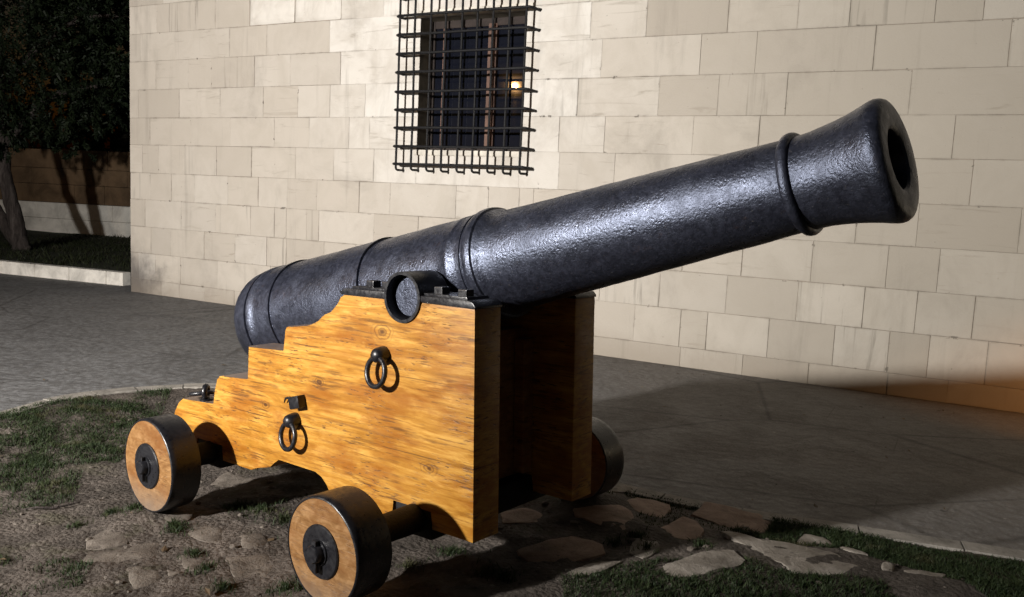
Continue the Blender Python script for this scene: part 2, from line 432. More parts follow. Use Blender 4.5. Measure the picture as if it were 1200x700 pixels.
for sg in (-1, 1):
    bm = bmesh.new()
    y0, y1 = (-HW, -HW + TH) if sg < 0 else (HW - TH, HW)
    prism(bm, prof, y0, y1, .005)
    bmesh.ops.triangulate(bm, faces=[f for f in bm.faces if len(f.verts) > 4])
    ck = from_bm('cheek', bm, M['wood'], cannon, PL, smooth=30)

# transom, bed and axletrees between the cheeks
bm = bmesh.new(); box(bm, -.34, -.262, -HW + TH + .001, HW - TH - .001, .075, .70, .004)
from_bm('transom', bm, M['darkwood'], cannon, PL)
bm = bmesh.new(); box(bm, -.258, -.205, .165, .231, .09, .66, .006)
from_bm('transom_post', bm, M['darkwood'], cannon, PL)
bm = bmesh.new(); box(bm, -1.58, -.45, -HW + TH + .003, HW - TH - .003, .105, .165, .006)
from_bm('bed_plank', bm, M['darkwood'], cannon, PL)
bm = bmesh.new(); prism(bm, [(-1.55, .168), (-.85, .168), (-.85, .30), (-1.55, .415)], -.16, .16, .006)
from_bm('quoin', bm, M['darkwood'], cannon, PL)
AX = [(-.295, .024, .188, .812, .662, .094), (-1.700, .021, .213, .684, .545, .104)]   # x, z, wheel radius, outer face, inner face, hub plate radius
for k, (ax, az, R, yo, yi, hr) in enumerate(AX):
    bm = bmesh.new()
    box(bm, ax - .108, ax + .086, -HW + .002, HW - .002, -.045, .070, .008)
    lathe(bm, [(-yo - .01, .0), (-yo - .01, .038), (-yi, .050), (-HW + .02, .056)], (ax, 0, az), (0, 1, 0), seg=24)
    lathe(bm, [(HW - .02, .056), (yi, .050), (yo + .01, .038), (yo + .01, .0)], (ax, 0, az), (0, 1, 0), seg=24)
    from_bm('axle', bm, M['grille'], cannon, PL, smooth=35)
    for sg in (-1, 1):
        bm = bmesh.new()
        lathe(bm, [(yi, .05), (yi, R - .006), (yi + .002, R - .002), (yo - .004, R - .002), (yo, R - .008), (yo + .0015, .5 * R), (yo, .05)], (ax, 0, az), (0, sg, 0), seg=72)
        wh = from_bm('wheel', bm, M['wheelwood'], cannon, PL, smooth=30)
        bm = bmesh.new()
        lathe(bm, [(yi + .001, R - .01), (yi - .001, R - .003), (yi + .002, R + .001), (yi + .03, R + .002), (yo - .03, R + .002), (yo - .004, R + .001), (yo + .002, R - .003), (yo + .0025, R - .007), (yo + .0005, R - .0085)],
              (ax, 0, az), (0, sg, 0), seg=96)
        from_bm('tyre', bm, M['tyre'] if 'tyre' in M else M['fit'], wh, None, smooth=50)
        bm = bmesh.new()
        lathe(bm, [(yo - .004, hr), (yo + .006, hr), (yo + .010, hr - .004), (yo + .010, .045), (yo + .016, .043), (yo + .016, .030)], (ax, 0, az), (0, sg, 0), seg=48)
        lathe(bm, [(yo + .004, .034), (yo + .036, .033), (yo + .042, .028), (yo + .043, 0)], (ax, 0, az), (0, sg, 0), seg=8)
        ya, yb = sorted((sg * (yo + .020), sg * (yo + .034)))
        box(bm, ax - .011, ax + .011, ya, yb, az - .066, az + .046, .003)
        from_bm('hub_plate', bm, M['fit'], wh, None, smooth=40)

# barrel
elev = 0.238
AO = Vector((TX, 0, .940)); AD = Vector((cos(elev), 0, sin(elev)))
BP = [(-1.475, 0), (-1.473, .03), (-1.455, .055), (-1.43, .075), (-1.415, .12), (-1.40, .185), (-1.375, .228), (-1.345, .250), (-1.315, .260), (-1.27, .264), (-1.237, .266), (-1.2345, .256), (-1.222, .256), (-1.2190, .267), (-1.19, .266), (-1.183, .2615),
      (-1.062, .2570), (-1.0605, .2625), (-1.040, .2630), (-1.0385, .2545), (-.90, .2500), (-.75, .2445), (-.60, .2395), (-.452, .2345), (-.4505, .2395), (-.432, .2395), (-.4300, .2290), (-.30, .2255), (-.15, .2210), (.0, .2150), (.055, .2130), (.06, .2155), (.078, .2155), (.084, .2120),
      (.118, .2105), (.1195, .2150), (.140, .2155), (.1415, .2110), (.156, .2115), (.158, .2180), (.168, .2220), (.184, .2225), (.198, .2190), (.203, .2110), (.214, .2080), (.228, .1990), (.26, .1950)]
for i in range(1, 13):
    s = .26 + (1.37 - .26) * i / 12.3
    BP.append((s, .2058 - .0438 * s))
BP += [(1.374, .1446), (1.3752, .1530), (1.380, .1580), (1.388, .1602), (1.397, .1600), (1.404, .1565), (1.4075, .1515), (1.4085, .1440), (1.425, .1438), (1.455, .1450), (1.49, .1485), (1.53, .1545), (1.57, .1625), (1.60, .1695), (1.622, .1755), (1.636, .1795), (1.648, .1808), (1.660, .1790),
       (1.669, .1740), (1.675, .1660), (1.678, .1560), (1.6785, .1300), (1.6770, .1080), (1.6745, .0950), (1.668, .0880), (1.655, .0845), (1.58, .0830), (1.20, .0820), (1.00, .0820), (.99, 0)]
def dense(P, step):
    out = [P[0]]
    for a, b in zip(P[:-1], P[1:]):
        k = max(1, int(abs(b[0] - a[0]) / step))
        for i in range(1, k + 1): out.append((a[0] + (b[0] - a[0]) * i / k, a[1] + (b[1] - a[1]) * i / k))
    return out
bm = bmesh.new(); lathe(bm, dense(BP, .03), AO, AD, up=(0, 1, 0), seg=128)
for v in bm.verts:                          # cast iron is never quite round
    q = v.co
    rel = (q - AO); rad = rel - AD * rel.dot(AD)
    if rad.length > .1:
        f = noise.noise(q * 9) * .0016 + noise.noise(q * 28) * .0009
        v.co = q + rad.normalized() * f
barrel = from_bm('barrel', bm, M['iron'], cannon, PL, smooth=32)
for sg in (-1, 1):
    bm = bmesh.new(); lathe(bm, [(.14, .078), (.337, .077), (.343, .072), (.343, 0)], (TX, 0, TZ), (0, sg, 0), seg=48)
    from_bm('trunnion', bm, M['iron'], barrel, None, smooth=40)

# cap squares holding the trunnions
for sg in (-1, 1):
    ya, yb = sorted((sg * (HW + .004), sg * (HW - TH - .004)))
    bm = bmesh.new()
    prism(bm, [(-.715, .8465), (-.722, .858), (-.690, .871), (-.452, .871), (-.452, .8465)], ya, yb, .003)
    prism(bm, [(-.268, .8465), (-.268, .869), (-.03, .866), (-.008, .860), (.004, .8455), (.004, .838)], ya, yb, .003)
    ya2, yb2 = sorted((sg * (HW - .012), sg * (HW - TH + .012)))
    prism(bm, [(-.664, .8705), (-.664, .8805), (-.449, .8805), (-.449, .8705)], ya2, yb2, .002)
    prism(bm, [(-.271, .8685), (-.271, .8785), (-.05, .876), (-.045, .866)], ya2, yb2, .002)
    # strap over and lining under the trunnion: one open tube
    w0, w1 = HW - TH - .006, HW + .008
    lathe(bm, [(w0, .0845), (w0, .0965), (w1, .0965), (w1, .0845), (w0, .0845)], (TX, 0, TZ), (0, sg, 0), seg=56)
    cap = from_bm('cap_square', bm, M['fit'], cannon, PL, smooth=35)
    for bx, bz in ((-.585, .880), (-.495, .880), (-.212, .877), (-.092, .874)):
        bm = bmesh.new(); yc = sg * (HW - .055)
        box(bm, bx - .021, bx + .021, yc - .021, yc + .021, bz - .004, bz + .026, .004)
        from_bm('bolt', bm, M['fit'], cap, None)

# ring bolts, square bolt and tail ring on each cheek
def ring_bolt(x, z, sg, R=.056, r=.0105):
    y = sg * HW
    bm = bmesh.new()
    lathe(bm, [(HW - .01, .033), (HW + .012, .033), (HW + .030, .031), (HW + .046, .027), (HW + .056, .018), (HW + .060, 0)], (x, 0, z), (0, sg, 0), seg=28)
    eb = from_bm('ring_bolt', bm, M['fit'], cannon, PL, smooth=40)
    bm = bmesh.new()
    torus(bm, (x + .002, y + sg * .046, z - .022 - R + .016), (.10, 1, .14 * sg), R, r, 48)
    from_bm('ring', bm, M['fit'], eb, None, smooth=60)
for sg in (-1, 1):
    ring_bolt(-.462, .630, sg); ring_bolt(-1.018, .287, sg)
    bm = bmesh.new(); y = sg * HW
    ya, yb = sorted((y - sg * .004, y + sg * .040))
    box(bm, -.034, .034, ya, yb, -.027, .027, .006)
    bmesh.ops.rotate(bm, verts=bm.verts[:], cent=(0, y, 0), matrix=Matrix.Rotation(radians(-14), 3, 'Y'))
    bmesh.ops.translate(bm, verts=bm.verts[:], vec=(-.985, 0, .372))
    tube(bm, [(-1.01, y + sg * .010, .378), (-1.04, y + sg * .016, .383), (-1.07, y + sg * .016, .376), (-1.085, y + sg * .012, .355)], [.007, .006, .005, .003], 8)
    from_bm('square_bolt', bm, M['fit'], cannon, PL, smooth=40)
    bm = bmesh.new(); yc = sg * (HW - .036)
    lathe(bm, [(-.004, .03), (.006, .03), (.010, .014), (.020, .012)], (-1.785, yc, .2565), (0, 0, 1), seg=20)
    torus(bm, (-1.783, yc, .300), (.75, .66, 0), .027, .013)
    eb = from_bm('ring_bolt', bm, M['fit'], cannon, PL, smooth=40)
    bm = bmesh.new(); torus(bm, (-1.838, yc - sg * .012, .283), (-.20, .05, 1), .052, .0110, 44)
    from_bm('ring', bm, M['fit'], eb, None, smooth=60)

# ------------------------------------------------------------------ house
house = empty('stone_building', wp(-1, 0))
tag(house, 'pale ashlar stone building behind the cannon with one iron grilled window', 'building')
house_inv = Matrix.Translation(-house.location)
def hobj(name, bm, mats, parent=None, smooth=None):
    """mesh given in world coordinates, parented to the house (or to one of its parts at the house origin)"""
    bmesh.ops.transform(bm, matrix=house_inv, verts=bm.verts[:])
    return from_bm(name, bm, mats, parent or house, None, smooth)

ZS = [3.743, 3.389, 3.038, 2.677, 2.315, 1.967, 1.603, 1.252, 0.893, 0.541, 0.187, 0.0]
J = {0: [-9.432, -8.731, -8.388, -7.817, -7.108, -6.425, -5.837, -3.407], 1: [-9.738, -9.095, -8.14, -7.532, -6.58, -3.385, -2.825, -2.066, -1.47, -1.054, -0.415, -0.075], 2: [-9.448, -8.853, -8.446, -7.726, -7.158, -6.414, -3.253, -2.293, -1.8, -0.839, 0.128], 3: [-9.787, -9.016, -8.293, -7.579, -7.038, -6.557, -6.057, -3.48, -2.66, -2.107, -1.512, -0.539], 4: [-9.563, -8.804, -8.115, -7.396, -6.855, -6.274, -5.986, -3.66, -3.177, -2.312, -1.72, -0.191], 5: [-9.709, -9.397, -8.922, -8.35, -7.758, -7.058, -6.485, -5.915, -3.64, -3.054, -0.843, -0.031], 6: [-9.562, -9.158, -8.736, -8.152, -7.645, -7.181, -6.724, -6.109, -5.681, -4.823, -4.43, -4.069, -3.908, -0.852, -0.386, 0.334], 7: [-9.664, -8.984, -8.363, -7.765, -7.378, -7.189, -6.876, -6.688, -5.891, -5.294, -4.693, -4.031, -2.325, -1.781, -1.183, -0.584, -0.199], 8: [-9.55, -9.174, -8.564, -8.022, -7.495, -7.182, -6.601, -6.137, -3.136, -2.53, -1.9, -1.277, -0.736, -0.332, 0.086], 9: [-9.807, -9.469, -8.991, -8.32, -2.761, -2.306, -2.055, -1.499, -0.945, -0.511, -0.208, 0.21], 10: [-9.755, -9.361, -9.015, -8.546, -2.287, -1.706, -1.134, -0.494, -0.044]}
S0, S1 = -9.951, 7.5
WIN = (-5.345, -4.085, 1.962, 3.345)        # s0, s1, z0, z1 of the window opening
TOPZ = 6.6
rows = [(ZS[k + 1], ZS[k], sorted(J[k])) for k in range(11)]
z = ZS[0]
while z < TOPZ - .2:
    rows.append((z, min(z + .355, TOPZ), [])); z += .355
bm = bmesh.new(); cl = bm.faces.layers.float_color.new('stone') if hasattr(bm.faces.layers, 'float_color') else None
cl = bm.loops.layers.float_color.new('stone')
rnd = random.Random(11)
def stone_rect(s0, s1, z0, z1, col, dep, gap):
    g = gap * .5
    a, b, c, d = s0 + g, s1 - g, z0 + g, z1 - g
    if b - a < .01 or d - c < .01: return
    bv = .0025
    pts = [(a, c), (b, c), (b, d), (a, d)]; ins = [(a + bv, c + bv), (b - bv, c + bv), (b - bv, d - bv), (a + bv, d - bv)]
    v0 = [bm.verts.new(wp(s, z_, -.012)) for s, z_ in pts]
    v1 = [bm.verts.new(wp(s, z_, dep - .0025)) for s, z_ in pts]
    jit = [(rnd.uniform(-.0012, .0012), rnd.uniform(-.0012, .0012)) for _ in range(4)]
    v0 = [v for v in v0]
    for v, (ja, jb) in zip(v1, jit): v.co += WD * ja + Vector((0, 0, jb))
    v2 = [bm.verts.new(wp(s + ja, z_ + jb, dep)) for (s, z_), (ja, jb) in zip(ins, jit)]
    e = min(.022, (b - a) * .3, (d - c) * .3)
    v3 = [bm.verts.new(wp(s, z_, dep)) for s, z_ in [(a + e, c + e), (b - e, c + e), (b - e, d - e), (a + e, d - e)]]
    mf = bm.faces.new(v3)
    for lp in mf.loops: lp[cl] = col
    for i in range(4):
        j = (i + 1) % 4
        f = bm.faces.new((v2[i], v2[j], v3[j], v3[i]))
        for lp in f.loops: lp[cl] = col if lp.vert in v3 else (col[0], col[1], col[2], 0)
    fs = []
    for i in range(4):
        j = (i + 1) % 4
        fs.append(bm.faces.new((v1[i], v1[j], v2[j], v2[i]))); fs.append(bm.faces.new((v0[i], v0[j], v1[j], v1[i])))
    for f in fs:
        for lp in f.loops: lp[cl] = (col[0], col[1], col[2], 0)
def rough_rect(s0, s1, z0, z1, col):
    nx, nz = 60, 18; V = []
    for j in range(nz + 1):
        row = []
        for i in range(nx + 1):
            u, w = i / nx, j / nz
            s, z_ = s0 + .003 + (s1 - s0 - .006) * u, z0 + .003 + (z1 - z0 - .006) * w
            e = min(1, min(u, 1 - u) * 14, min(w, 1 - w) * 7)
            n1 = abs(noise.noise(Vector((s * 3.2, z_ * 2.0, 4.)))) * .045 + noise.noise(Vector((s * 11, z_ * 7, 1.))) * .012 + noise.noise(Vector((s * 30, z_ * 26, 1.))) * .004
            row.append(bm.verts.new(wp(s, z_, e * (.012 + n1) - (1 - e) * .008)))
        V.append(row)
    for j in range(nz):
        for i in range(nx):
            f = bm.faces.new((V[j][i], V[j][i + 1], V[j + 1][i + 1], V[j + 1][i])); f.smooth = True
            for lp in f.loops: lp[cl] = col
for ri, (z0, z1, js) in enumerate(rows):
    ed = [S0] + [s for s in js if S0 + .05 < s < S1] + [S1]
    full = [ed[0]]
    for e in ed[1:]:
        while e - full[-1] > 1.12 and (full[-1] > .2 or ri in (0, 7, 8, 9, 10) or ri > 10):
            full.append(full[-1] + rnd.uniform(.5, .95))
        if e - full[-1] < .12 and e == S1: full[-1] = e
        else: full.append(e)
    for a, b in zip(full[:-1], full[1:]):
        lum = min(1, max(0, rnd.gauss(.50, .12 if (a + b) / 2 < -3.3 else .24)))
        mid = (a + b) / 2
        white = 0.
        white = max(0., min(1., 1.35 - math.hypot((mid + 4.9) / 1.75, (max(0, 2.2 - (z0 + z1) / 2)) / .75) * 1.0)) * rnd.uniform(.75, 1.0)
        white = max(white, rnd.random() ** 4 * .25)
        
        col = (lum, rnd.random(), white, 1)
        if ri == 0 and -7.83 < a < -6.5:
            rough_rect(a, b, z0, z1, (.9, .5, .75, 1)); continue
        dep = rnd.uniform(-.0025, .0035); gap = rnd.choice((.001, .0014, .002, .0028, .0042)) * (.4 if white > .5 else 1)
        w0, w1, y0, y1 = WIN
        if b <= w0 or a >= w1 or z1 <= y0 or z0 >= y1:
            stone_rect(a, b, z0, z1, col, dep, gap)
        else:
            if a < w0 - .01: stone_rect(a, w0, z0, z1, col, dep, gap)
            if b > w1 + .01: stone_rect(w1, b, z0, z1, col, dep, gap)
            aa, bb = max(a, w0), min(b, w1)
            if z0 < y0 - .01: stone_rect(aa, bb, z0, y0, col, dep, gap)
            if z1 > y1 + .01: stone_rect(aa, bb, y1, z1, col, dep, gap)
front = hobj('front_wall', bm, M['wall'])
# mortar bed behind the stones, with the window hole left open
bm = bmesh.new()
w0, w1, y0, y1 = WIN
for s0, s1, z0, z1 in ((S0, w0, 0, TOPZ), (w1, S1, 0, TOPZ), (w0, w1, 0, y0), (w0, w1, y1, TOPZ)):
    f = bm.faces.new([bm.verts.new(wp(s, z_, -.0055)) for s, z_ in ((s0, z0), (s1, z0), (s1, z1), (s0, z1))])
hobj('mortar_bed', bm, M['mortar'], front)
# side wall going back from the corner, rear wall and roof
bm = bmesh.new()
def hbox(s0, s1, d0, d1, z0, z1, bev=0.0):
    V = [wp(s, z_, -d) for s in (s0, s1) for d in (d0, d1) for z_ in (z0, z1)]
    vs = [bm.verts.new(v) for v in V]
    fs = [bm.faces.new([vs[i] for i in f]) for f in [(0, 1, 3, 2), (4, 6, 7, 5), (0, 4, 5, 1), (2, 3, 7, 6), (0, 2, 6, 4), (1, 5, 7, 3)]]
    if bev: bmesh.ops.bevel(bm, geom=list({e for f in fs for e in f.edges}), offset=bev, segments=2, affect='EDGES')
hbox(S0 + .003, S0 + .4, .014, 7, 0, TOPZ - .002); hbox(S1 - .4, S1 - .003, .014, 7, 0, TOPZ - .002); hbox(S0 + .4, S1 - .4, 6.6, 6.99, 0, TOPZ - .003)
hobj('side_wall', bm, M['side'])
bm = bmesh.new(); hbox(S0 - .12, S1 + .12, -.16, 7.1, TOPZ, TOPZ + .22, .02)
hobj('roof', bm, M['whitestone'])
# window: reveals, sill, lintel edge, frame, mullion, panes
win = None
bm = bmesh.new()
dp = .26
def wquad(pts): bm.faces.new([bm.verts.new(wp(s, z_, -d)) for s, z_, d in pts])
wquad([(w0, y0, .004), (w0, y1, .004), (w0, y1, dp), (w0, y0, dp)]); wquad([(w1, y0, .004), (w1, y0, dp), (w1, y1, dp), (w1, y1, .004)])
wquad([(w0, y1, .004), (w1, y1, .004), (w1, y1, dp), (w0, y1, dp)]); wquad([(w0, y0, .004), (w0, y0, dp), (w1, y0, dp), (w1, y0, .004)])
hobj('window_reveal', bm, M['reveal'])
bm = bmesh.new(); hbox(w0 - .03, w1 + .02, -.028, .10, y0 - .052, y0 + .004, .006)
hobj('window_sill', bm, M['whitestone'])
bm = bmesh.new(); hbox(w0 - .04, w1 + .10, -.016, .02, y1 + .004, y1 + .075, .006)
hobj('window_lintel', bm, M['whitestone'])
bm = bmesh.new(); fw = .055
hbox(w0, w0 + fw, dp - .06, dp - .01, y0 + .002, y1, .004); hbox(w1 - fw, w1, dp - .06, dp - .01, y0 + .002, y1, .004)
hbox(w0 + fw, w1 - fw, dp - .058, dp - .012, y1 - fw * 1.4, y1, .004); hbox(w0 + fw, w1 - fw, dp - .058, dp - .012, y0 + .003, y0 + fw, .004)
win = hobj('window_frame', bm, M['framewood'])
mc = w0 + .775
bm = bmesh.new(); hbox(mc - .05, mc + .05, dp - .075, dp - .013, y0 + fw, y1 - fw, .006)
hobj('mullion', bm, M['oldwood'], win)
bm = bmesh.new(); hbox(w0 + fw + .10, w0 + fw + .135, dp - .055, dp - .016, y0 + fw, y1 - fw * 1.4, .003)
hobj('glazing_bar', bm, M['oldwood'], win)
for a, b in ((w0 + fw, mc - .055), (mc + .055, w1 - fw)):
    bm = bmesh.new(); hbox(a, b, dp - .030, dp - .022, y0 + fw, y1 - fw)
    hobj('glass_pane', bm, M['glass'], win)
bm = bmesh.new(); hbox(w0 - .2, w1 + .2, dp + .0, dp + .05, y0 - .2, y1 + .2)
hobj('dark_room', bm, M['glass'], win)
# wrought iron grille
GS = [-5.51, -5.315, -5.118, -4.935, -4.740, -4.558, -4.376, -4.193, -4.006]
GZ = [1.805, 1.992, 2.187, 2.376, 2.564, 2.766, 2.955, 3.152, 3.345, 3.540, 3.735]
GD = .145
gr = bpy.data.objects.new('window_grille', None); COL.objects.link(gr); gr.parent = house
def bar_path(kind, c):
    r_ = random.Random(int(c * 1000)); j = lambda a: r_.uniform(-a, a)
    if kind == 'v':
        lo, hi = 1.745 + j(.006), 3.80
        return [(c + .004, lo, .0), (c + .002, lo - .002, GD - .03), (c, lo + .008, GD - .008), (c, lo + .03, GD), (c + j(.004), 2.4, GD + j(.004)), (c + j(.004), 3.0, GD + j(.004)), (c, hi - .03, GD), (c, hi, GD - .01), (c, hi, 0)]
    a, b = GS[0] - .045, GS[-1] + .075
    return [(a + .01, c + j(.004), 0), (a + .004, c, GD - .03), (a + .012, c, GD - .004), (a + .04, c, GD + .014), (-5.0, c + j(.004), GD + .014), (-4.4, c + j(.004), GD + .014), (b - .04, c, GD + .014), (b - .008, c - .004, GD - .01), (b, c - .006, 0)]
for s in GS:
    bm = bmesh.new(); tube(bm, [wp(a, z_, d) for a, z_, d in bar_path('v', s)], .0125, 8)
    hobj('upright_bar', bm, M['grille'], gr, 60)
for z_ in GZ:
    bm = bmesh.new(); tube(bm, [wp(a, zz, d) for a, zz, d in bar_path('h', z_)], .0140, 8)
    hobj('cross_bar', bm, M['grille'], gr, 60)

# ------------------------------------------------------------------ ground
KL = [(-3.9, 2.2), (-3.62, 3.6), (-3.42, 4.6), (-3.205, 5.264), (-3.093, 5.655), (-2.834, 5.967), (-2.415, 6.223), (-1.85, 6.30), (-1.2, 6.02), (-.55, 5.45), (.05, 4.88), (.661, 4.412), (1.203, 4.13), (1.717, 3.968), (2.388, 3.745), (3.3, 3.40), (4.6, 2.8), (6.2, 1.9)]
def smooth_line(P, n=6):
    out = []
    for i in range(len(P) - 1):
        p0 = Vector(P[max(0, i - 1)]); p1 = Vector(P[i]); p2 = Vector(P[i + 1]); p3 = Vector(P[min(len(P) - 1, i + 2)])
        for k in range(n):
            t = k / n
            out.append(.5 * ((2 * p1) + (p2 - p0) * t + (2 * p0 - 5 * p1 + 4 * p2 - p3) * t * t + (3 * p1 - p0 - 3 * p2 + p3) * t ** 3))
    out.append(Vector(P[-1])); return out
KS = smooth_line(KL, 6)
near_edge = [Vector((6.2, -1.5)), Vector((-3.9, -1.5))]
patch_poly = KS + near_edge
def inside(x, y, P):
    c = False; j = len(P) - 1
    for i in range(len(P)):
        xi, yi, xj, yj = P[i][0], P[i][1], P[j][0], P[j][1]
        if (yi > y) != (yj > y) and x < (xj - xi) * (y - yi) / (yj - yi) + xi: c = not c
        j = i
    return c
def seg_dist(x, y, P, closed=False):
    best = 9e9; q = Vector((x, y))
    for a, b in zip(P[:-1], P[1:]):
        ab = b - a; t = max(0, min(1, (q - a).dot(ab) / ab.length_squared)); best = min(best, (q - a - ab * t).length)
    return best
# pavement reaching the horizon, with the planted island left out
R_ = 600.
outer = [Vector((R_, -R_)), Vector((R_, R_)), Vector((-R_, R_)), Vector((-R_, -R_))]
bm = bmesh.new()
allp = [Vector((v.x, v.y, 0)) for v in outer] + [Vector((v.x, v.y, 0)) for v in patch_poly]
tri = tessellate_polygon([[Vector((v.x, v.y, 0)) for v in outer], [Vector((v.x, v.y, 0)) for v in patch_poly]])
vv = [bm.verts.new(p) for p in allp]
for t in tri: bm.faces.new([vv[i] for i in t])
bmesh.ops.recalc_face_normals(bm, faces=bm.faces[:])
pv = from_bm('pavement', bm, M['pave']); tag(pv, kind='structure')
for p in pv.data.polygons:
    if p.normal.z < 0: p.flip()
# kerb stones round the island
bm = bmesh.new()
KW = .115
def off(i, d):
    a = KS[max(0, i - 1)]; b = KS[min(len(KS) - 1, i + 1)]; t = (b - a).normalized()
    return KS[i] + Vector((-t.y, t.x)) * d
i = 0
rk = random.Random(5)
while i < len(KS) - 1:
    step = min(rk.choice((4, 5, 6)), len(KS) - 1 - i); dz = rk.uniform(-.003, .004)
    prevq = None
    for k in range(step + 1):
        o_, i_ = off(i + k, .01 * 0 + .004), off(i + k, -KW)
        if k == 0 or k == step:
            t = (KS[min(i + k + 1, len(KS) - 1)] - KS[max(0, i + k - 1)]).normalized() * (.004 if k == 0 else -.004)
            o_, i_ = o_ + t, i_ + t
        zt = .012 + dz
        q = [bm.verts.new((o_.x, o_.y, -.05)), bm.verts.new((o_.x, o_.y, zt - .008)), bm.verts.new((o_.x * .96 + i_.x * .04, o_.y * .96 + i_.y * .04, zt)),
             bm.verts.new((i_.x * .96 + o_.x * .04, i_.y * .96 + o_.y * .04, zt)), bm.verts.new((i_.x, i_.y, zt - .008)), bm.verts.new((i_.x, i_.y, -.05))]
        if prevq:
            for a in range(5): bm.faces.new((prevq[a], prevq[a + 1], q[a + 1], q[a]))
        if k in (0, step): bm.faces.new(q)
        prevq = q
    i += step
kb = from_bm('kerb', bm, M['kerb']); tag(kb, kind='structure')
# island earth
def gz(x, y):
    e = (Vector((x, y)) - Vector((-.6, 3.3))).dot(Vector((.777, -.629)))
    f = (Vector((x, y)) - Vector((-.1, 3.4))).dot(Vector((.777, -.629)))
    base = .056 + .0664 * (max(-1.6, min(.4, f)))      # rises under the front wheels
    d = seg_dist(x, y, KS)
    w = min(1, max(0, (d - .10) / .7)); w = w * w * (3 - 2 * w)
    q = Vector((x, y, 0))
    nz = noise.noise(q * 1.3) * .022 + noise.noise(q * 3.7 + Vector((3, 1, 0))) * .018 + noise.noise(q * 9) * .013 + noise.noise(q * 21) * .008 + noise.noise(q * 47) * .002
    return base * w + .004 * (1 - w) + nz * (.35 + .65 * w)
def gzc(x, y):                                # smoothed where wheels press the earth
    zz = gz(x, y)
    for cx, cy, cz in ((-.600, 2.757, .100), (.420, 4.020, .097), (-1.614, 3.746, .005), (-.753, 4.809, .004)):
        d2 = (x - cx) ** 2 + (y - cy) ** 2
        w = math.exp(-d2 / .03); zz = zz * (1 - w) + (cz + .004) * w
    return zz
bm = bmesh.new()
def gridpatch(x0, x1, y0, y1, st):
    nx, ny = int(round((x1 - x0) / st)), int(round((y1 - y0) / st)); G = {}
    ip = [off(i, -KW + .02) for i in range(len(KS))] + near_edge
    for iy in range(ny + 1):
        for ix in range(nx + 1):
            x, y = x0 + ix * st, y0 + iy * st
            if inside(x, y, ip): G[ix, iy] = bm.verts.new((x, y, gzc(x, y)))
    for iy in range(ny):
        for ix in range(nx):
            k = [(ix, iy), (ix + 1, iy), (ix + 1, iy + 1), (ix, iy + 1)]
            if all(q in G for q in k): bm.faces.new([G[q] for q in k])
gridpatch(-3.9, 3.3, 2.2, 6.3, .03)
dirt = from_bm('dirt_ground', bm, M['dirt'], smooth=80); tag(dirt, kind='structure')
bm = bmesh.new()                              # skirt of earth below and beyond the fine patch
v = [bm.verts.new((p.x, p.y, -.06)) for p in patch_poly]; bm.faces.new(v)
for p in bm.faces: p.normal_update()
sk = from_bm('earth_bed', bm, M['dirt']); tag(sk, kind='structure')
if sk.data.polygons[0].normal.z < 0: sk.data.polygons[0].flip()

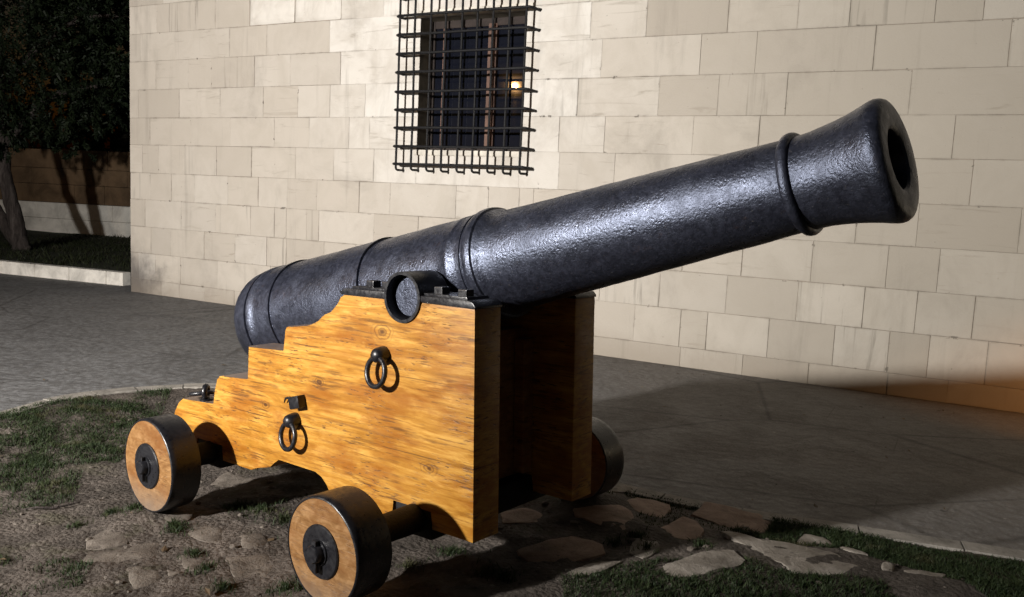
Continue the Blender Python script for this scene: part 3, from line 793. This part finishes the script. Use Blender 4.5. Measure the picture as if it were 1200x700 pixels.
# flagstones set in the earth
FLAGS = [
 ('F', [(0.6, 4.052), (0.671, 4.179), (0.757, 4.183), (0.843, 4.116), (0.819, 4.015), (0.748, 3.838), (0.676, 3.882), (0.603, 3.988)], 'reddish flagstone with a notched corner beside the far front wheel', 1),
 ('F', [(0.324, 3.839), (0.556, 3.935), (0.614, 3.851), (0.598, 3.734), (0.547, 3.546), (0.432, 3.606), (0.334, 3.73)], 'broad brownish flagstone in the shadow just in front of the far wheel', 1),
 ('F', [(0.676, 3.634), (0.784, 3.784), (0.863, 3.905), (0.907, 3.842), (0.919, 3.716), (0.857, 3.551), (0.745, 3.513)], 'pointed reddish flagstone with a crack across its top, middle of the shaded stones', 1),
 ('F', [(0.91, 3.994), (1.019, 4.173), (1.097, 4.166), (1.279, 4.072), (1.306, 3.965), (1.193, 3.734), (1.024, 3.856)], 'large rough reddish flagstone along the dark edge of the pavement', 1),
 ('F', [(0.972, 3.708), (1.053, 3.704), (1.108, 3.63), (1.298, 3.587), (1.424, 3.526), (1.499, 3.315), (1.361, 3.247), (1.171, 3.228), (1.136, 3.299), (1.056, 3.474)], 'largest pale grey flagstone, long and tapering, amid the grass on the right', 0),
 ('F', [(0.607, 3.227), (0.75, 3.325), (0.877, 3.407), (0.975, 3.394), (1.002, 3.307), (0.925, 3.235), (0.743, 3.144), (0.659, 3.146)], 'pale speckled flagstone ringed by grass at the bottom edge of the picture', 0),
 ('F', [(0.236, 3.104), (0.316, 3.193), (0.419, 3.268), (0.495, 3.254), (0.408, 3.161), (0.308, 3.081)], 'pale bluish flagstone at the bottom edge below the carriage front', 0),
 ('F', [(1.309, 3.653), (1.397, 3.805), (1.479, 3.767), (1.491, 3.634), (1.389, 3.636)], 'small pale wedge shaped flagstone above the largest flagstone', 0),
 ('F', [(1.481, 3.607), (1.542, 3.614), (1.588, 3.519), (1.526, 3.52)], 'narrow sliver of pale flagstone in the dark grass strip', 0),
 ('F', [(1.565, 3.365), (1.606, 3.404), (1.628, 3.372), (1.582, 3.291), (1.537, 3.286)], 'little upright pale stone at the tip of the largest flagstone', 0),
 ('F', [(1.639, 3.329), (1.727, 3.327), (1.808, 3.292), (1.765, 3.246), (1.644, 3.276)], 'flat half buried stone in the grass at the lower right', 0),
 ('F', [(0.491, 4.226), (0.548, 4.233), (0.539, 4.155), (0.493, 4.121)], 'tiny pale stone touching the foot of the far wheel', 0),
 ('F', [(0.545, 4.269), (0.628, 4.43), (0.696, 4.363), (0.619, 4.261)], 'grey flagstone between the far wheel and the pavement edge', 0),
 ('F', [(-0.015, 3.834), (0.115, 3.896), (0.193, 3.8), (0.167, 3.683), (0.005, 3.664)], 'dark flagstone in deep shade under the front of the carriage', 1),
 ('F', [(0.06, 3.366), (0.298, 3.513), (0.435, 3.43), (0.436, 3.337), (0.281, 3.232), (0.108, 3.236)], 'wide dark flagstone in front of the near cheek corner', 1),
 ('F', [(0.555, 3.492), (0.663, 3.455), (0.661, 3.384), (0.577, 3.285), (0.523, 3.324)], 'small broken stone behind the pale speckled flagstone', 0),
 ('L', [(-1.36, 3.53), (-1.377, 3.649), (-1.237, 3.629), (-1.178, 3.47), (-1.188, 3.435)], 'square edged earthy stone between the two near wheels', 0),
 ('L', [(-1.668, 3.215), (-1.686, 3.337), (-1.438, 3.461), (-1.364, 3.355), (-1.529, 3.196)], 'long flat earthy stone on the bare ground below the rear wheel', 0),
 ('L', [(-1.298, 3.165), (-1.246, 3.077), (-1.204, 3.127), (-1.267, 3.14)], 'small bright chip of stone left of the near front wheel', 0),
 ('L', [(-1.13, 3.533), (-1.039, 3.568), (-0.969, 3.483), (-1.007, 3.368), (-1.073, 3.382)], 'dull low stone close behind the near front wheel', 0),
 ('L', [(-1.779, 3.503), (-1.719, 3.607), (-1.613, 3.571), (-1.566, 3.436), (-1.665, 3.38), (-1.725, 3.395)], 'dusty slab just left of the foot of the near rear wheel', 0),
 ('L', [(-1.311, 3.313), (-1.21, 3.346), (-1.108, 3.254), (-1.102, 3.138), (-1.218, 3.164)], 'uneven dirt covered slab touching the bright chip of stone', 0),
 ('L', [(-1.113, 3.294), (-0.95, 3.354), (-0.877, 3.219), (-0.881, 3.088), (-1.004, 3.093)], 'worn brown slab right beside the left rim of the near front wheel', 0),
 ('L', [(-1.464, 3.157), (-1.345, 3.208), (-1.255, 3.049), (-1.332, 2.972)], 'dark sunken slab at the bottom edge left of the bright chip', 0),
 ('L', [(-1.552, 3.718), (-1.478, 3.632), (-1.405, 3.693), (-1.406, 3.76), (-1.502, 3.776)], 'rough chock stone wedged under the near rear wheel', 0),
 ('L', [(-1.52, 4.162), (-1.533, 4.437), (-1.509, 4.5), (-1.388, 4.415), (-1.275, 4.402), (-1.324, 4.353), (-1.442, 4.226)], 'pale slab lit behind the near rear wheel under the carriage', 0),
]
rf = random.Random(3)
for kind, P, lab, red in FLAGS:
    c = sum((Vector(p) for p in P), Vector((0, 0))) / len(P)
    bm = bmesh.new()
    # resample the outline and roughen it
    ring = []
    for a, b in zip(P, P[1:] + P[:1]):
        a, b = Vector(a), Vector(b); k = max(2, int((b - a).length / .025))
        for t in range(k): ring.append(a.lerp(b, t / k))
    ring = [p + Vector((noise.noise(Vector((p.x * 17, p.y * 17, 1))), noise.noise(Vector((p.x * 17, p.y * 17, 9))))) * .012 for p in ring]
    ring2 = []
    for i in range(len(ring)):
        ring2.append((ring[i - 1] + ring[i] * 6 + ring[(i + 1) % len(ring)]) / 8)
    zc = sum(gzc(p.x, p.y) for p in ring2) / len(ring2)
    h = .007 if kind == 'F' else .001
    tx, ty = rf.uniform(-.04, .04), rf.uniform(-.05, .02)
    def top(p, add): 
        return zc * .55 + gzc(p.x, p.y) * .45 + h + (p.x - c.x) * tx + (p.y - c.y) * ty + noise.noise(Vector((p.x * 9, p.y * 9, 5))) * .007 + noise.noise(Vector((p.x * 30, p.y * 30, 2))) * .003 + add
    levels = []
    for f, add, absz in ((1.02, -.09, True), (1.0, -.012, False), (.965, -.002, False), (.8, .002, False), (.55, .003, False), (.28, .003, False)):
        levels.append([bm.verts.new((c.x - c.x + (p.x - c.x) * f, (p.y - c.y) * f, top(c + (p - c) * f, add) - zc)) for p in ring2])
    for A, B in zip(levels[:-1], levels[1:]):
        for i in range(len(A)): bm.faces.new((A[i], A[(i + 1) % len(A)], B[(i + 1) % len(B)], B[i]))
    bm.faces.new(levels[-1])
    o = from_bm('flagstone', bm, M['flagred'] if red else (M['flag'] if kind == 'F' else M['earthstone']), None, (c.x, c.y, zc), smooth=40)
    tag(o, lab, 'flagstone', 'flagstones set in the ground around the cannon')

# loose pebbles
bm = bmesh.new(); rp = random.Random(21)
for k in range(620):
    x, y = rp.uniform(-3.2, 2.6), rp.uniform(2.5, 5.9)
    if not inside(x, y, patch_poly) or seg_dist(x, y, KS) < .15: continue
    r = rp.choice((.004, .005, .006, .008, .011, .016)) * rp.uniform(.7, 1.2)
    res = bmesh.ops.create_icosphere(bm, subdivisions=1, radius=r)
    zc = gzc(x, y); sx, sy, sz = rp.uniform(.7, 1.5), rp.uniform(.7, 1.3), rp.uniform(.4, .8)
    for v in res['verts']:
        v.co = Vector((v.co.x * sx * rp.uniform(.85, 1.15) + x, v.co.y * sy * rp.uniform(.85, 1.15) + y, v.co.z * sz + zc + r * .25))
pb = from_bm('pebbles', bm, M['earthstone']); tag(pb, kind='stuff')

# twig
bm = bmesh.new()
tw = [(-2.235, 3.812), (-2.17, 3.822), (-2.105, 3.835), (-2.06, 3.87), (-2.015, 3.925)]
tube(bm, [(x, y, gzc(x, y) + .012) for x, y in tw], [.003, .0055, .006, .005, .003], 7)
o = from_bm('twig', bm, M['bark'], smooth=60); tag(o, 'thin dry twig lying on the bare earth left of the rear wheel', 'twig')

# dry leaves and litter blown over the paving and the island
V = []; F = []; A = []; rl = random.Random(77)
for k in range(420):
    x, y = rl.uniform(-7, 5), rl.uniform(2.6, 11)
    if (Vector((x, y, 0)).dot(WN)) > WDIST - .05: continue
    zb = gzc(x, y) + .006 if inside(x, y, patch_poly) else .006
    if seg_dist(x, y, KS) < .16: zb = .02
    a = rl.uniform(0, 2 * pi); l = rl.uniform(.008, .026); w = l * rl.uniform(.3, .6); t1, t2 = rl.uniform(0, .010), rl.uniform(0, .010)
    u = Vector((cos(a), sin(a), 0)); v = Vector((-sin(a), cos(a), 0)); c = Vector((x, y, zb)); i = len(V)
    V.extend([tuple(c - u * l), tuple(c - v * w + Vector((0, 0, t1))), tuple(c + u * l + Vector((0, 0, t2))), tuple(c + v * w + Vector((0, 0, t1 * .5)))]); F.append((i, i + 1, i + 2)); F.append((i, i + 2, i + 3)); r_ = rl.random(); A.extend([r_, r_])
me = bpy.data.meshes.new('leaf_litter'); me.from_pydata(V, [], F)
at = me.attributes.new('leaf', 'FLOAT', 'FACE'); at.data.foreach_set('value', A)
tag(link('leaf_litter', me, M['litter']), kind='stuff')

# grass
GR = [([(-3.40, 4.6), (-3.15, 5.30), (-3.05, 5.58), (-2.80, 5.88), (-2.45, 6.10), (-2.30, 5.55), (-2.237, 4.917), (-2.136, 4.591), (-2.275, 4.49), (-2.077, 3.973), (-2.188, 3.84), (-2.305, 3.769), (-2.9, 3.8)], 22000, 1.0),
      ([(-2.3, 3.316), (-2.033, 3.316), (-1.847, 3.295), (-1.594, 3.201), (-1.535, 2.986), (-1.836, 2.889), (-2.2, 2.9)], 2000, .8),
      ([(1.197, 3.98), (1.324, 4.0), (1.757, 3.83), (1.964, 3.72), (2.308, 3.61), (2.9, 3.40), (2.9, 2.9), (1.9, 2.9), (1.806, 3.21), (1.649, 3.466), (1.47, 3.593), (1.197, 3.62), (1.05, 3.75)], 26000, 1.0),
      ([(0.234, 3.074), (0.512, 3.235), (0.908, 3.404), (1.12, 3.252), (1.5, 3.2), (1.5, 2.85), (0.232, 2.85)], 9000, .9),
      ([(.62, 4.36), (1.2, 4.05), (1.75, 3.87), (1.70, 3.80), (1.2, 3.93), (.85, 4.12), (.63, 4.20)], 1800, .7),
      ([(.62, 3.83), (.66, 4.2), (.9, 4.15), (.9, 3.99), (1.3, 3.72), (1.1, 3.62), (.95, 3.70), (.9, 3.95), (.66, 3.62)], 700, .6)]
TUFTS = [(-1.698, 3.793, .10), (-1.404, 3.568, .08), (-1.12, 3.839, .12), (-1.245, 3.322, .06), (-1.147, 3.171, .06), (-0.784, 2.97, .08), (-1.015, 3.004, .05), (-1.897, 3.661, .05), (-1.8, 3.78, .05), (-2.55, 4.526, .15), (-1.0, 3.75, .10), (-1.25, 3.9, .08), (-.85, 3.55, .06), (-1.45, 3.62, .05), (-.70, 2.95, .07),
         (.50, 4.12, .05), (.58, 3.50, .06), (.48, 3.45, .05), (-.05, 3.15, .08), (.02, 3.1, .07), (.85, 3.46, .06), (.6, 3.38, .06), (-.2, 3.35, .08), (-.35, 3.2, .06)]
verts = []; faces = []; vals = []
rg = random.Random(99)
fl_polys = [f[1] for f in FLAGS]
def blade(x, y, hscale):
    zc = gzc(x, y) - .004; h = rg.uniform(.012, .040) * hscale; a = rg.uniform(0, 2 * pi); w = rg.uniform(.0012, .0026)
    lean = rg.uniform(.1, 1.2) * h; b = rg.uniform(0, 2 * pi)
    dx, dy = cos(a) * w, sin(a) * w; lx, ly = cos(b) * lean, sin(b) * lean
    i = len(verts)
    verts.extend([(x - dx, y - dy, zc), (x + dx, y + dy, zc), (x + dx * .8 + lx * .35, y + dy * .8 + ly * .35, zc + h * .6), (x - dx * .8 + lx * .35, y - dy * .8 + ly * .35, zc + h * .6), (x + lx, y + ly, zc + h)])
    faces.extend([(i, i + 1, i + 2, i + 3), (i + 3, i + 2, i + 4)]); v = rg.random(); vals.extend([v, v])
for P, cnt, hs in GR:
    xs = [p[0] for p in P]; ys = [p[1] for p in P]; k = 0; tries = 0
    while k < cnt and tries < cnt * 12:
        tries += 1
        x, y = rg.uniform(min(xs), max(xs)), rg.uniform(min(ys), max(ys))
        if not inside(x, y, P): continue
        d = noise.noise(Vector((x * 3.5, y * 3.5, 3))) + .5 * noise.noise(Vector((x * 10, y * 10, 7)))
        if d < rg.uniform(-.45, .22) - (.3 if P[0][0] > 0 else 0): continue
        if any(inside(x, y, q) for q in fl_polys): continue
        blade(x, y, hs * (.75 + .5 * max(0, d))); k += 1
for x0, y0, r in TUFTS:
    for k in range(int(2600 * r)):
        a = rg.uniform(0, 2 * pi); q = r * abs(rg.gauss(0, .55))
        blade(x0 + cos(a) * q, y0 + sin(a) * q, .9)
me = bpy.data.meshes.new('grass'); me.from_pydata(verts, [], faces)
at = me.attributes.new('leaf', 'FLOAT', 'FACE'); at.data.foreach_set('value', vals)
g = link('grass', me, M['grass']); tag(g, kind='stuff')

# ------------------------------------------------------------------ planted bed, garden wall and trees on the left
PK0, PK1 = Vector((-16.0, 15.977, 0)), Vector((-5.55, 12.066, 0))
pd = (PK1 - PK0).normalized(); pn = Vector((-pd.y, pd.x, 0))
bm = bmesh.new(); L_ = (PK1 - PK0).length; t = 0; rk = random.Random(8)
while t < L_ - .01:
    l = min(rk.uniform(.62, .8), L_ - t)
    a, b = PK0 + pd * (t + .004), PK0 + pd * (t + l - .004); h = .185 + rk.uniform(-.006, .006)
    vs = [bm.verts.new(p + pn * o_ + Vector((0, 0, z_))) for p in (a, b) for o_ in (0, .16) for z_ in (-.02, h)]
    fs = [bm.faces.new([vs[i] for i in f]) for f in [(0, 1, 3, 2), (4, 6, 7, 5), (0, 4, 5, 1), (2, 3, 7, 6), (0, 2, 6, 4), (1, 5, 7, 3)]]
    bmesh.ops.bevel(bm, geom=list({e for f in fs for e in f.edges}), offset=.008, segments=2, affect='EDGES')
    t += l
kb2 = from_bm('bed_kerb', bm, M['pkerb']); tag(kb2, kind='structure')
bm = bmesh.new()
q = [PK0 + pn * .15, PK1 + pn * .15 + pd * 0.1, PK1 + pn * 9 + pd * 1.5, PK0 + pn * 9]
NX, NY = 60, 40
G = [[bm.verts.new((lambda p: (p.x, p.y, .165 + noise.noise(p * .9) * .03 + noise.noise(p * 3) * .012))(q[0].lerp(q[1], i / NX).lerp(q[3].lerp(q[2], i / NX), j / NY))) for i in range(NX + 1)] for j in range(NY + 1)]
for j in range(NY):
    for i in range(NX): bm.faces.new((G[j][i], G[j][i + 1], G[j + 1][i + 1], G[j + 1][i]))
lw = from_bm('lawn_ground', bm, M['soil'], smooth=80); tag(lw, kind='structure')
# sparse short grass on the bed
verts = []; faces = []; vals = []
for k in range(9000):
    p = q[0].lerp(q[1], rg.uniform(.3, 1)).lerp(q[3].lerp(q[2], rg.uniform(.3, 1)), rg.uniform(0.01, .75))
    x, y = p.x, p.y; zc = .16; h = rg.uniform(.03, .09); a = rg.uniform(0, 2 * pi); w = rg.uniform(.006, .014); b = rg.uniform(0, 2 * pi); le = h * .6
    i = len(verts); verts.extend([(x - cos(a) * w, y - sin(a) * w, zc), (x + cos(a) * w, y + sin(a) * w, zc), (x + cos(b) * le, y + sin(b) * le, zc + h)]); faces.append((i, i + 1, i + 2)); vals.append(rg.random())
me = bpy.data.meshes.new('lawn_grass'); me.from_pydata(verts, [], faces)
at = me.attributes.new('leaf', 'FLOAT', 'FACE'); at.data.foreach_set('value', vals)
g = link('lawn_grass', me, M['lawn']); tag(g, kind='stuff')
# garden wall: two pale courses below, stone coloured with shade and amber glow above
W0, W1 = Vector((-18.0, 22.6, .1)), Vector((-6.6, 19.4, .1))
wd = (W1 - W0).normalized(); wn = Vector((-wd.y, wd.x, 0))
gw = empty('garden_wall', W0); tag(gw, 'low garden wall with pale lower courses and shade-painted brown top behind the left tree', 'wall')
def gcourse(z0, z1, mat, name, jl, rs, dep):
    bm = bmesh.new(); t = 0; L_ = (W1 - W0).length; r_ = random.Random(rs)
    while t < L_:
        l = min(r_.uniform(*jl), L_ - t); d = dep + r_.uniform(-.006, .006)
        a, b = wd * (t + .004), wd * (t + l - .004)
        vs = [bm.verts.new(p + wn * o_ + Vector((0, 0, z_))) for p in (a, b) for o_ in (-d, .3) for z_ in (z0 + .003, z1 - .003)]
        fs = [bm.faces.new([vs[i] for i in f]) for f in [(0, 1, 3, 2), (4, 6, 7, 5), (0, 4, 5, 1), (2, 3, 7, 6), (0, 2, 6, 4), (1, 5, 7, 3)]]
        bmesh.ops.bevel(bm, geom=list({e for f in fs for e in f.edges}), offset=.008, segments=1, affect='EDGES')
        t += l
    return from_bm(name, bm, mat, gw)
gcourse(0, .40, M['gwall'], 'lower_course', (.8, 1.3), 1, .05); gcourse(.40, .78, M['gwall'], 'lower_course', (.8, 1.3), 2, .05)
gcourse(.78, 1.22, M['gwall_shade'], 'upper_course', (.6, 1.1), 3, .0); gcourse(1.22, 1.60, M['gwall_shade'], 'upper_course', (.6, 1.1), 4, .0); gcourse(1.60, 2.05, M['gwall_shade'], 'upper_course', (.6, 1.1), 5, .0)

def crown_mesh(name, blobs, n, leafmat, parent, seed, size=(.05, .12), droop=.5):
    r = random.Random(seed); V = []; F = []; A = []
    tot = sum(b[3] ** 2 for b in blobs)
    for cx, cy, cz, R, fz in blobs:
        m = int(n * R * R / tot); twigs = max(6, m // 46)
        for tw_ in range(twigs):
            u = Vector((r.gauss(0, 1), r.gauss(0, 1), r.gauss(0, 1))).normalized()
            rad = R * (r.random() ** .38)
            base = Vector((cx, cy, cz)) + Vector((u.x * rad, u.y * rad, u.z * rad * fz))
            dirn = (u + Vector((0, 0, -droop)) + Vector((r.gauss(0, .4), r.gauss(0, .4), r.gauss(0, .3)))).normalized()
            ln = R * r.uniform(.18, .42); tone = r.random() * .6
            for k in range(46):
                t_ = r.random(); p = base + dirn * (ln * t_) + Vector((r.gauss(0, 1), r.gauss(0, 1), r.gauss(0, 1))) * (.05 * R * (1.1 - t_))
                s = r.uniform(*size); a = Vector((r.gauss(0, 1), r.gauss(0, 1), r.gauss(0, 1))).normalized()
                b = (dirn * .8 + Vector((r.gauss(0, .6), r.gauss(0, .6), r.gauss(0, .6)))).normalized()
                a = (a - b * a.dot(b)).normalized() * s * .22; b = b * s
                i = len(V); V.extend([p - a, p + a, p + a * .6 + b, p - a * .4 + b * 1.15]); F.append((i, i + 1, i + 2, i + 3)); A.append(min(1, tone + r.random() * .4))
    me = bpy.data.meshes.new(name); me.from_pydata([tuple(v) for v in V], [], F)
    at = me.attributes.new('leaf', 'FLOAT', 'FACE'); at.data.foreach_set('value', A)
    return link(name, me, leafmat, parent)

def limb(bm, pts, r0, r1, wob=.05, seed=1):
    r = random.Random(seed); P = smooth_line3(pts, 6); n = len(P)
    tube(bm, [p + Vector((r.gauss(0, wob), r.gauss(0, wob), 0)) * .35 for p in P], [r0 + (r1 - r0) * (i / (n - 1)) for i in range(n)], 14)
def smooth_line3(P, n):
    out = []
    P = [Vector(p) for p in P]
    for i in range(len(P) - 1):
        p0, p1, p2, p3 = P[max(0, i - 1)], P[i], P[i + 1], P[min(len(P) - 1, i + 2)]
        for k in range(n):
            t = k / n
            out.append(.5 * ((2 * p1) + (p2 - p0) * t + (2 * p0 - 5 * p1 + 4 * p2 - p3) * t * t + (3 * p1 - p0 - 3 * p2 + p3) * t ** 3))
    out.append(P[-1]); return out

# near tree: forked leaning trunk, hanging foliage
T = empty('evergreen_tree', (-8.85, 15.35, .12)); tag(T, 'dark evergreen tree with a forked leaning trunk on the left lawn', 'tree')
bm = bmesh.new()
limb(bm, [(0, 0, 0), (-.07, 0, .22), (-.16, .0, .7), (-.30, 0, 1.35), (-.42, .1, 2.2), (-.45, .1, 3.6), (-.3, .1, 5.2)], .155, .07, .03, 1)
limb(bm, [(-.02, .05, .05), (-.28, -.02, .45), (-.55, -.05, .95), (-.85, -.1, 1.7), (-1.1, -.1, 2.8), (-1.2, 0, 4.2)], .125, .05, .03, 2)
limb(bm, [(-.38, .1, 1.9), (.1, .2, 2.5), (.7, .2, 2.9), (1.3, .1, 3.0)], .09, .03, .02, 3)
limb(bm, [(-.45, .1, 2.8), (.2, 0, 3.5), (1.1, -.1, 4.1), (1.9, -.1, 4.2)], .08, .02, .02, 4)
from_bm('trunk', bm, M['bark'], T, smooth=70)
crown_mesh('crown', [(-.8, -.2, 2.9, 1.15, .7), (.3, .2, 2.75, .95, .75), (1.3, .1, 2.85, .85, .8), (-.2, -.3, 4.0, 1.5, .8), (1.4, .2, 4.1, 1.2, .9), (-1.4, 0, 4.1, 1.3, .9), (.2, 0, 5.6, 1.6, .8), (2.1, .3, 3.2, .75, .9), (2.2, .2, 5.1, 1.1, .9), (-.2, 0, 2.15, .5, .8), (.9, .1, 2.0, .35, 1.0)], 62000, M['leaf'], T, 5, (.035, .085))
# trees standing behind the garden wall
for (x, y, hh, sc, seed, lab) in ((-12.0, 24.6, 7.5, 1.25, 31, 'dense dark tree rising behind the garden wall at the far left'), (-8.2, 23.6, 7.8, 1.2, 32, 'dark tree behind the garden wall close to the building corner'), (-10.2, 26.5, 9.5, 1.5, 33, 'tallest dark tree standing between two others behind the garden wall')):
    T = empty('background_tree', (x, y, .1)); tag(T, lab, 'tree', 'dark trees behind the garden wall')
    bm = bmesh.new(); limb(bm, [(0, 0, 0), (.05, 0, 1.5), (-.05, .1, 3.5), (.1, 0, hh * .85)], .22, .05, .04, seed)
    from_bm('trunk', bm, M['bark'], T, smooth=70)
    r = random.Random(seed); bl = []
    for k in range(11):
        zf = .22 + .74 * k / 10
        bl.append((r.uniform(-1, 1) * sc * 1.2 * (1.2 - zf), r.uniform(-.8, .8) * sc, hh * zf, sc * r.uniform(.85, 1.35) * (1.15 - .4 * zf), .85))
    crown_mesh('crown', bl, 20000, M['leaf2'] if seed == 32 else M['leaf'], T, seed, (.09, .2))

# ------------------------------------------------------------------ lamps
def lamp_post(name, base, h, head_dir, label, bulb, r=.05, gs=1.0):
    T = empty(name, base); tag(T, label, 'lamp post')
    bm = bmesh.new(); lathe(bm, [(0, .14), (.05, .14), (.07, r * 1.6), (.6, r * 1.5), (.65, r), (h - .05, r * .8), (h, .02)], (0, 0, 0), (0, 0, 1), seg=16)
    from_bm('pole', bm, M['metal'], T, smooth=40)
    d = Vector(head_dir).normalized(); rot = d.to_track_quat('Y', 'Z').to_matrix().to_4x4()
    bm = bmesh.new(); box(bm, -.20, .20, -.26, -.10, -.14, .14, .02); box(bm, -.23, .23, -.105, -.09, -.17, .17, .004)
    bmesh.ops.transform(bm, matrix=rot, verts=bm.verts[:])
    from_bm('lamp_head', bm, M['metal'], T, (0, 0, h + .05))
    bm = bmesh.new(); box(bm, -.17 * gs, .17 * gs, -.088, -.080, -.12 * gs, .12 * gs, .002)
    bmesh.ops.transform(bm, matrix=rot, verts=bm.verts[:])
    from_bm('lamp_glass', bm, bulb, T, (0, 0, h + .05))
    return T
FLP = Vector((-6.15, -.62, 2.80)); FLT = wp(-5.4, 2.9)
lamp_post('floodlight_post', (FLP.x, FLP.y, 0), FLP.z - .05, FLT - FLP, 'tall post with a white floodlight aimed at the building wall', M['flood'])
def light(name, kind, loc, target, energy, color, size, spot=None, blend=.5):
    l = bpy.data.lights.new(name, kind); l.energy = energy; l.color = color
    l.shadow_soft_size = size
    if kind == 'SPOT': l.spot_size = radians(spot); l.spot_blend = blend
    o = bpy.data.objects.new(name, l); COL.objects.link(o); o.location = loc
    o.rotation_euler = (Vector(target) - Vector(loc)).to_track_quat('-Z', 'Y').to_euler()
    return o
light('flood_lamp', 'SPOT', FLP, FLT, 8400, (1, .955, .905), .15, 114, 1.0)
# old amber street lamps: one out of sight on the right, one on the left
SL1 = Vector((5.2, 4.6, 1.55)); SL2 = Vector((-9.80, 2.55, 4.19))
lamp_post('path_lamp', (SL1.x, SL1.y, 0), SL1.z - .05, (-.6, .6, -.5), 'low amber path lamp by the house wall right of the cannon', M['bulb'], .03)
lamp_post('street_lamp', (SL2.x, SL2.y, 0), SL2.z - .05, (.8, .6, -.2), 'amber street lamp post on the left side of the square', M['bulb'], .05, .06)
light('amber_lamp', 'SPOT', SL1 + Vector((-.16, .14, -.12)), wp(.6, -.25), 135, (1, .40, .10), .08, 52, 1.0)
light('amber_lamp', 'POINT', SL2 + Vector((.35, .25, -.1)), (0, 0, 0), 150, (1, .52, .18), .02)

# ------------------------------------------------------------------ night sky and moonlight
w = bpy.data.worlds.new('World'); S.world = w; w.use_nodes = True
nt = w.node_tree; bg = nt.nodes['Background']
sky = nt.nodes.new('ShaderNodeTexSky'); sky.sky_type = 'NISHITA'; sky.sun_disc = False
sky.sun_elevation = radians(-1.5); sky.sun_rotation = radians(200)
nt.links.new(sky.outputs[0], bg.inputs[0]); bg.inputs[1].default_value = .08

# ------------------------------------------------------------------ camera
cam = bpy.data.cameras.new('camera'); co = bpy.data.objects.new('camera', cam); COL.objects.link(co)
rt, fw_, up = Vector((0.998929, 0.005419, 0.045961)), Vector((0.0, 0.99312, -0.117101)), Vector((-0.046279, 0.116975, 0.992056))
co.matrix_world = Matrix(((rt.x, up.x, -fw_.x, 0), (rt.y, up.y, -fw_.y, 0), (rt.z, up.z, -fw_.z, 1.5), (0, 0, 0, 1)))
cam.sensor_width = 36; cam.lens = 30; cam.clip_end = 2000; cam.clip_start = .05
S.camera = co
S.view_settings.view_transform = 'Standard'; S.view_settings.look = 'None'; S.view_settings.exposure = 0
S.cycles.use_denoising = True
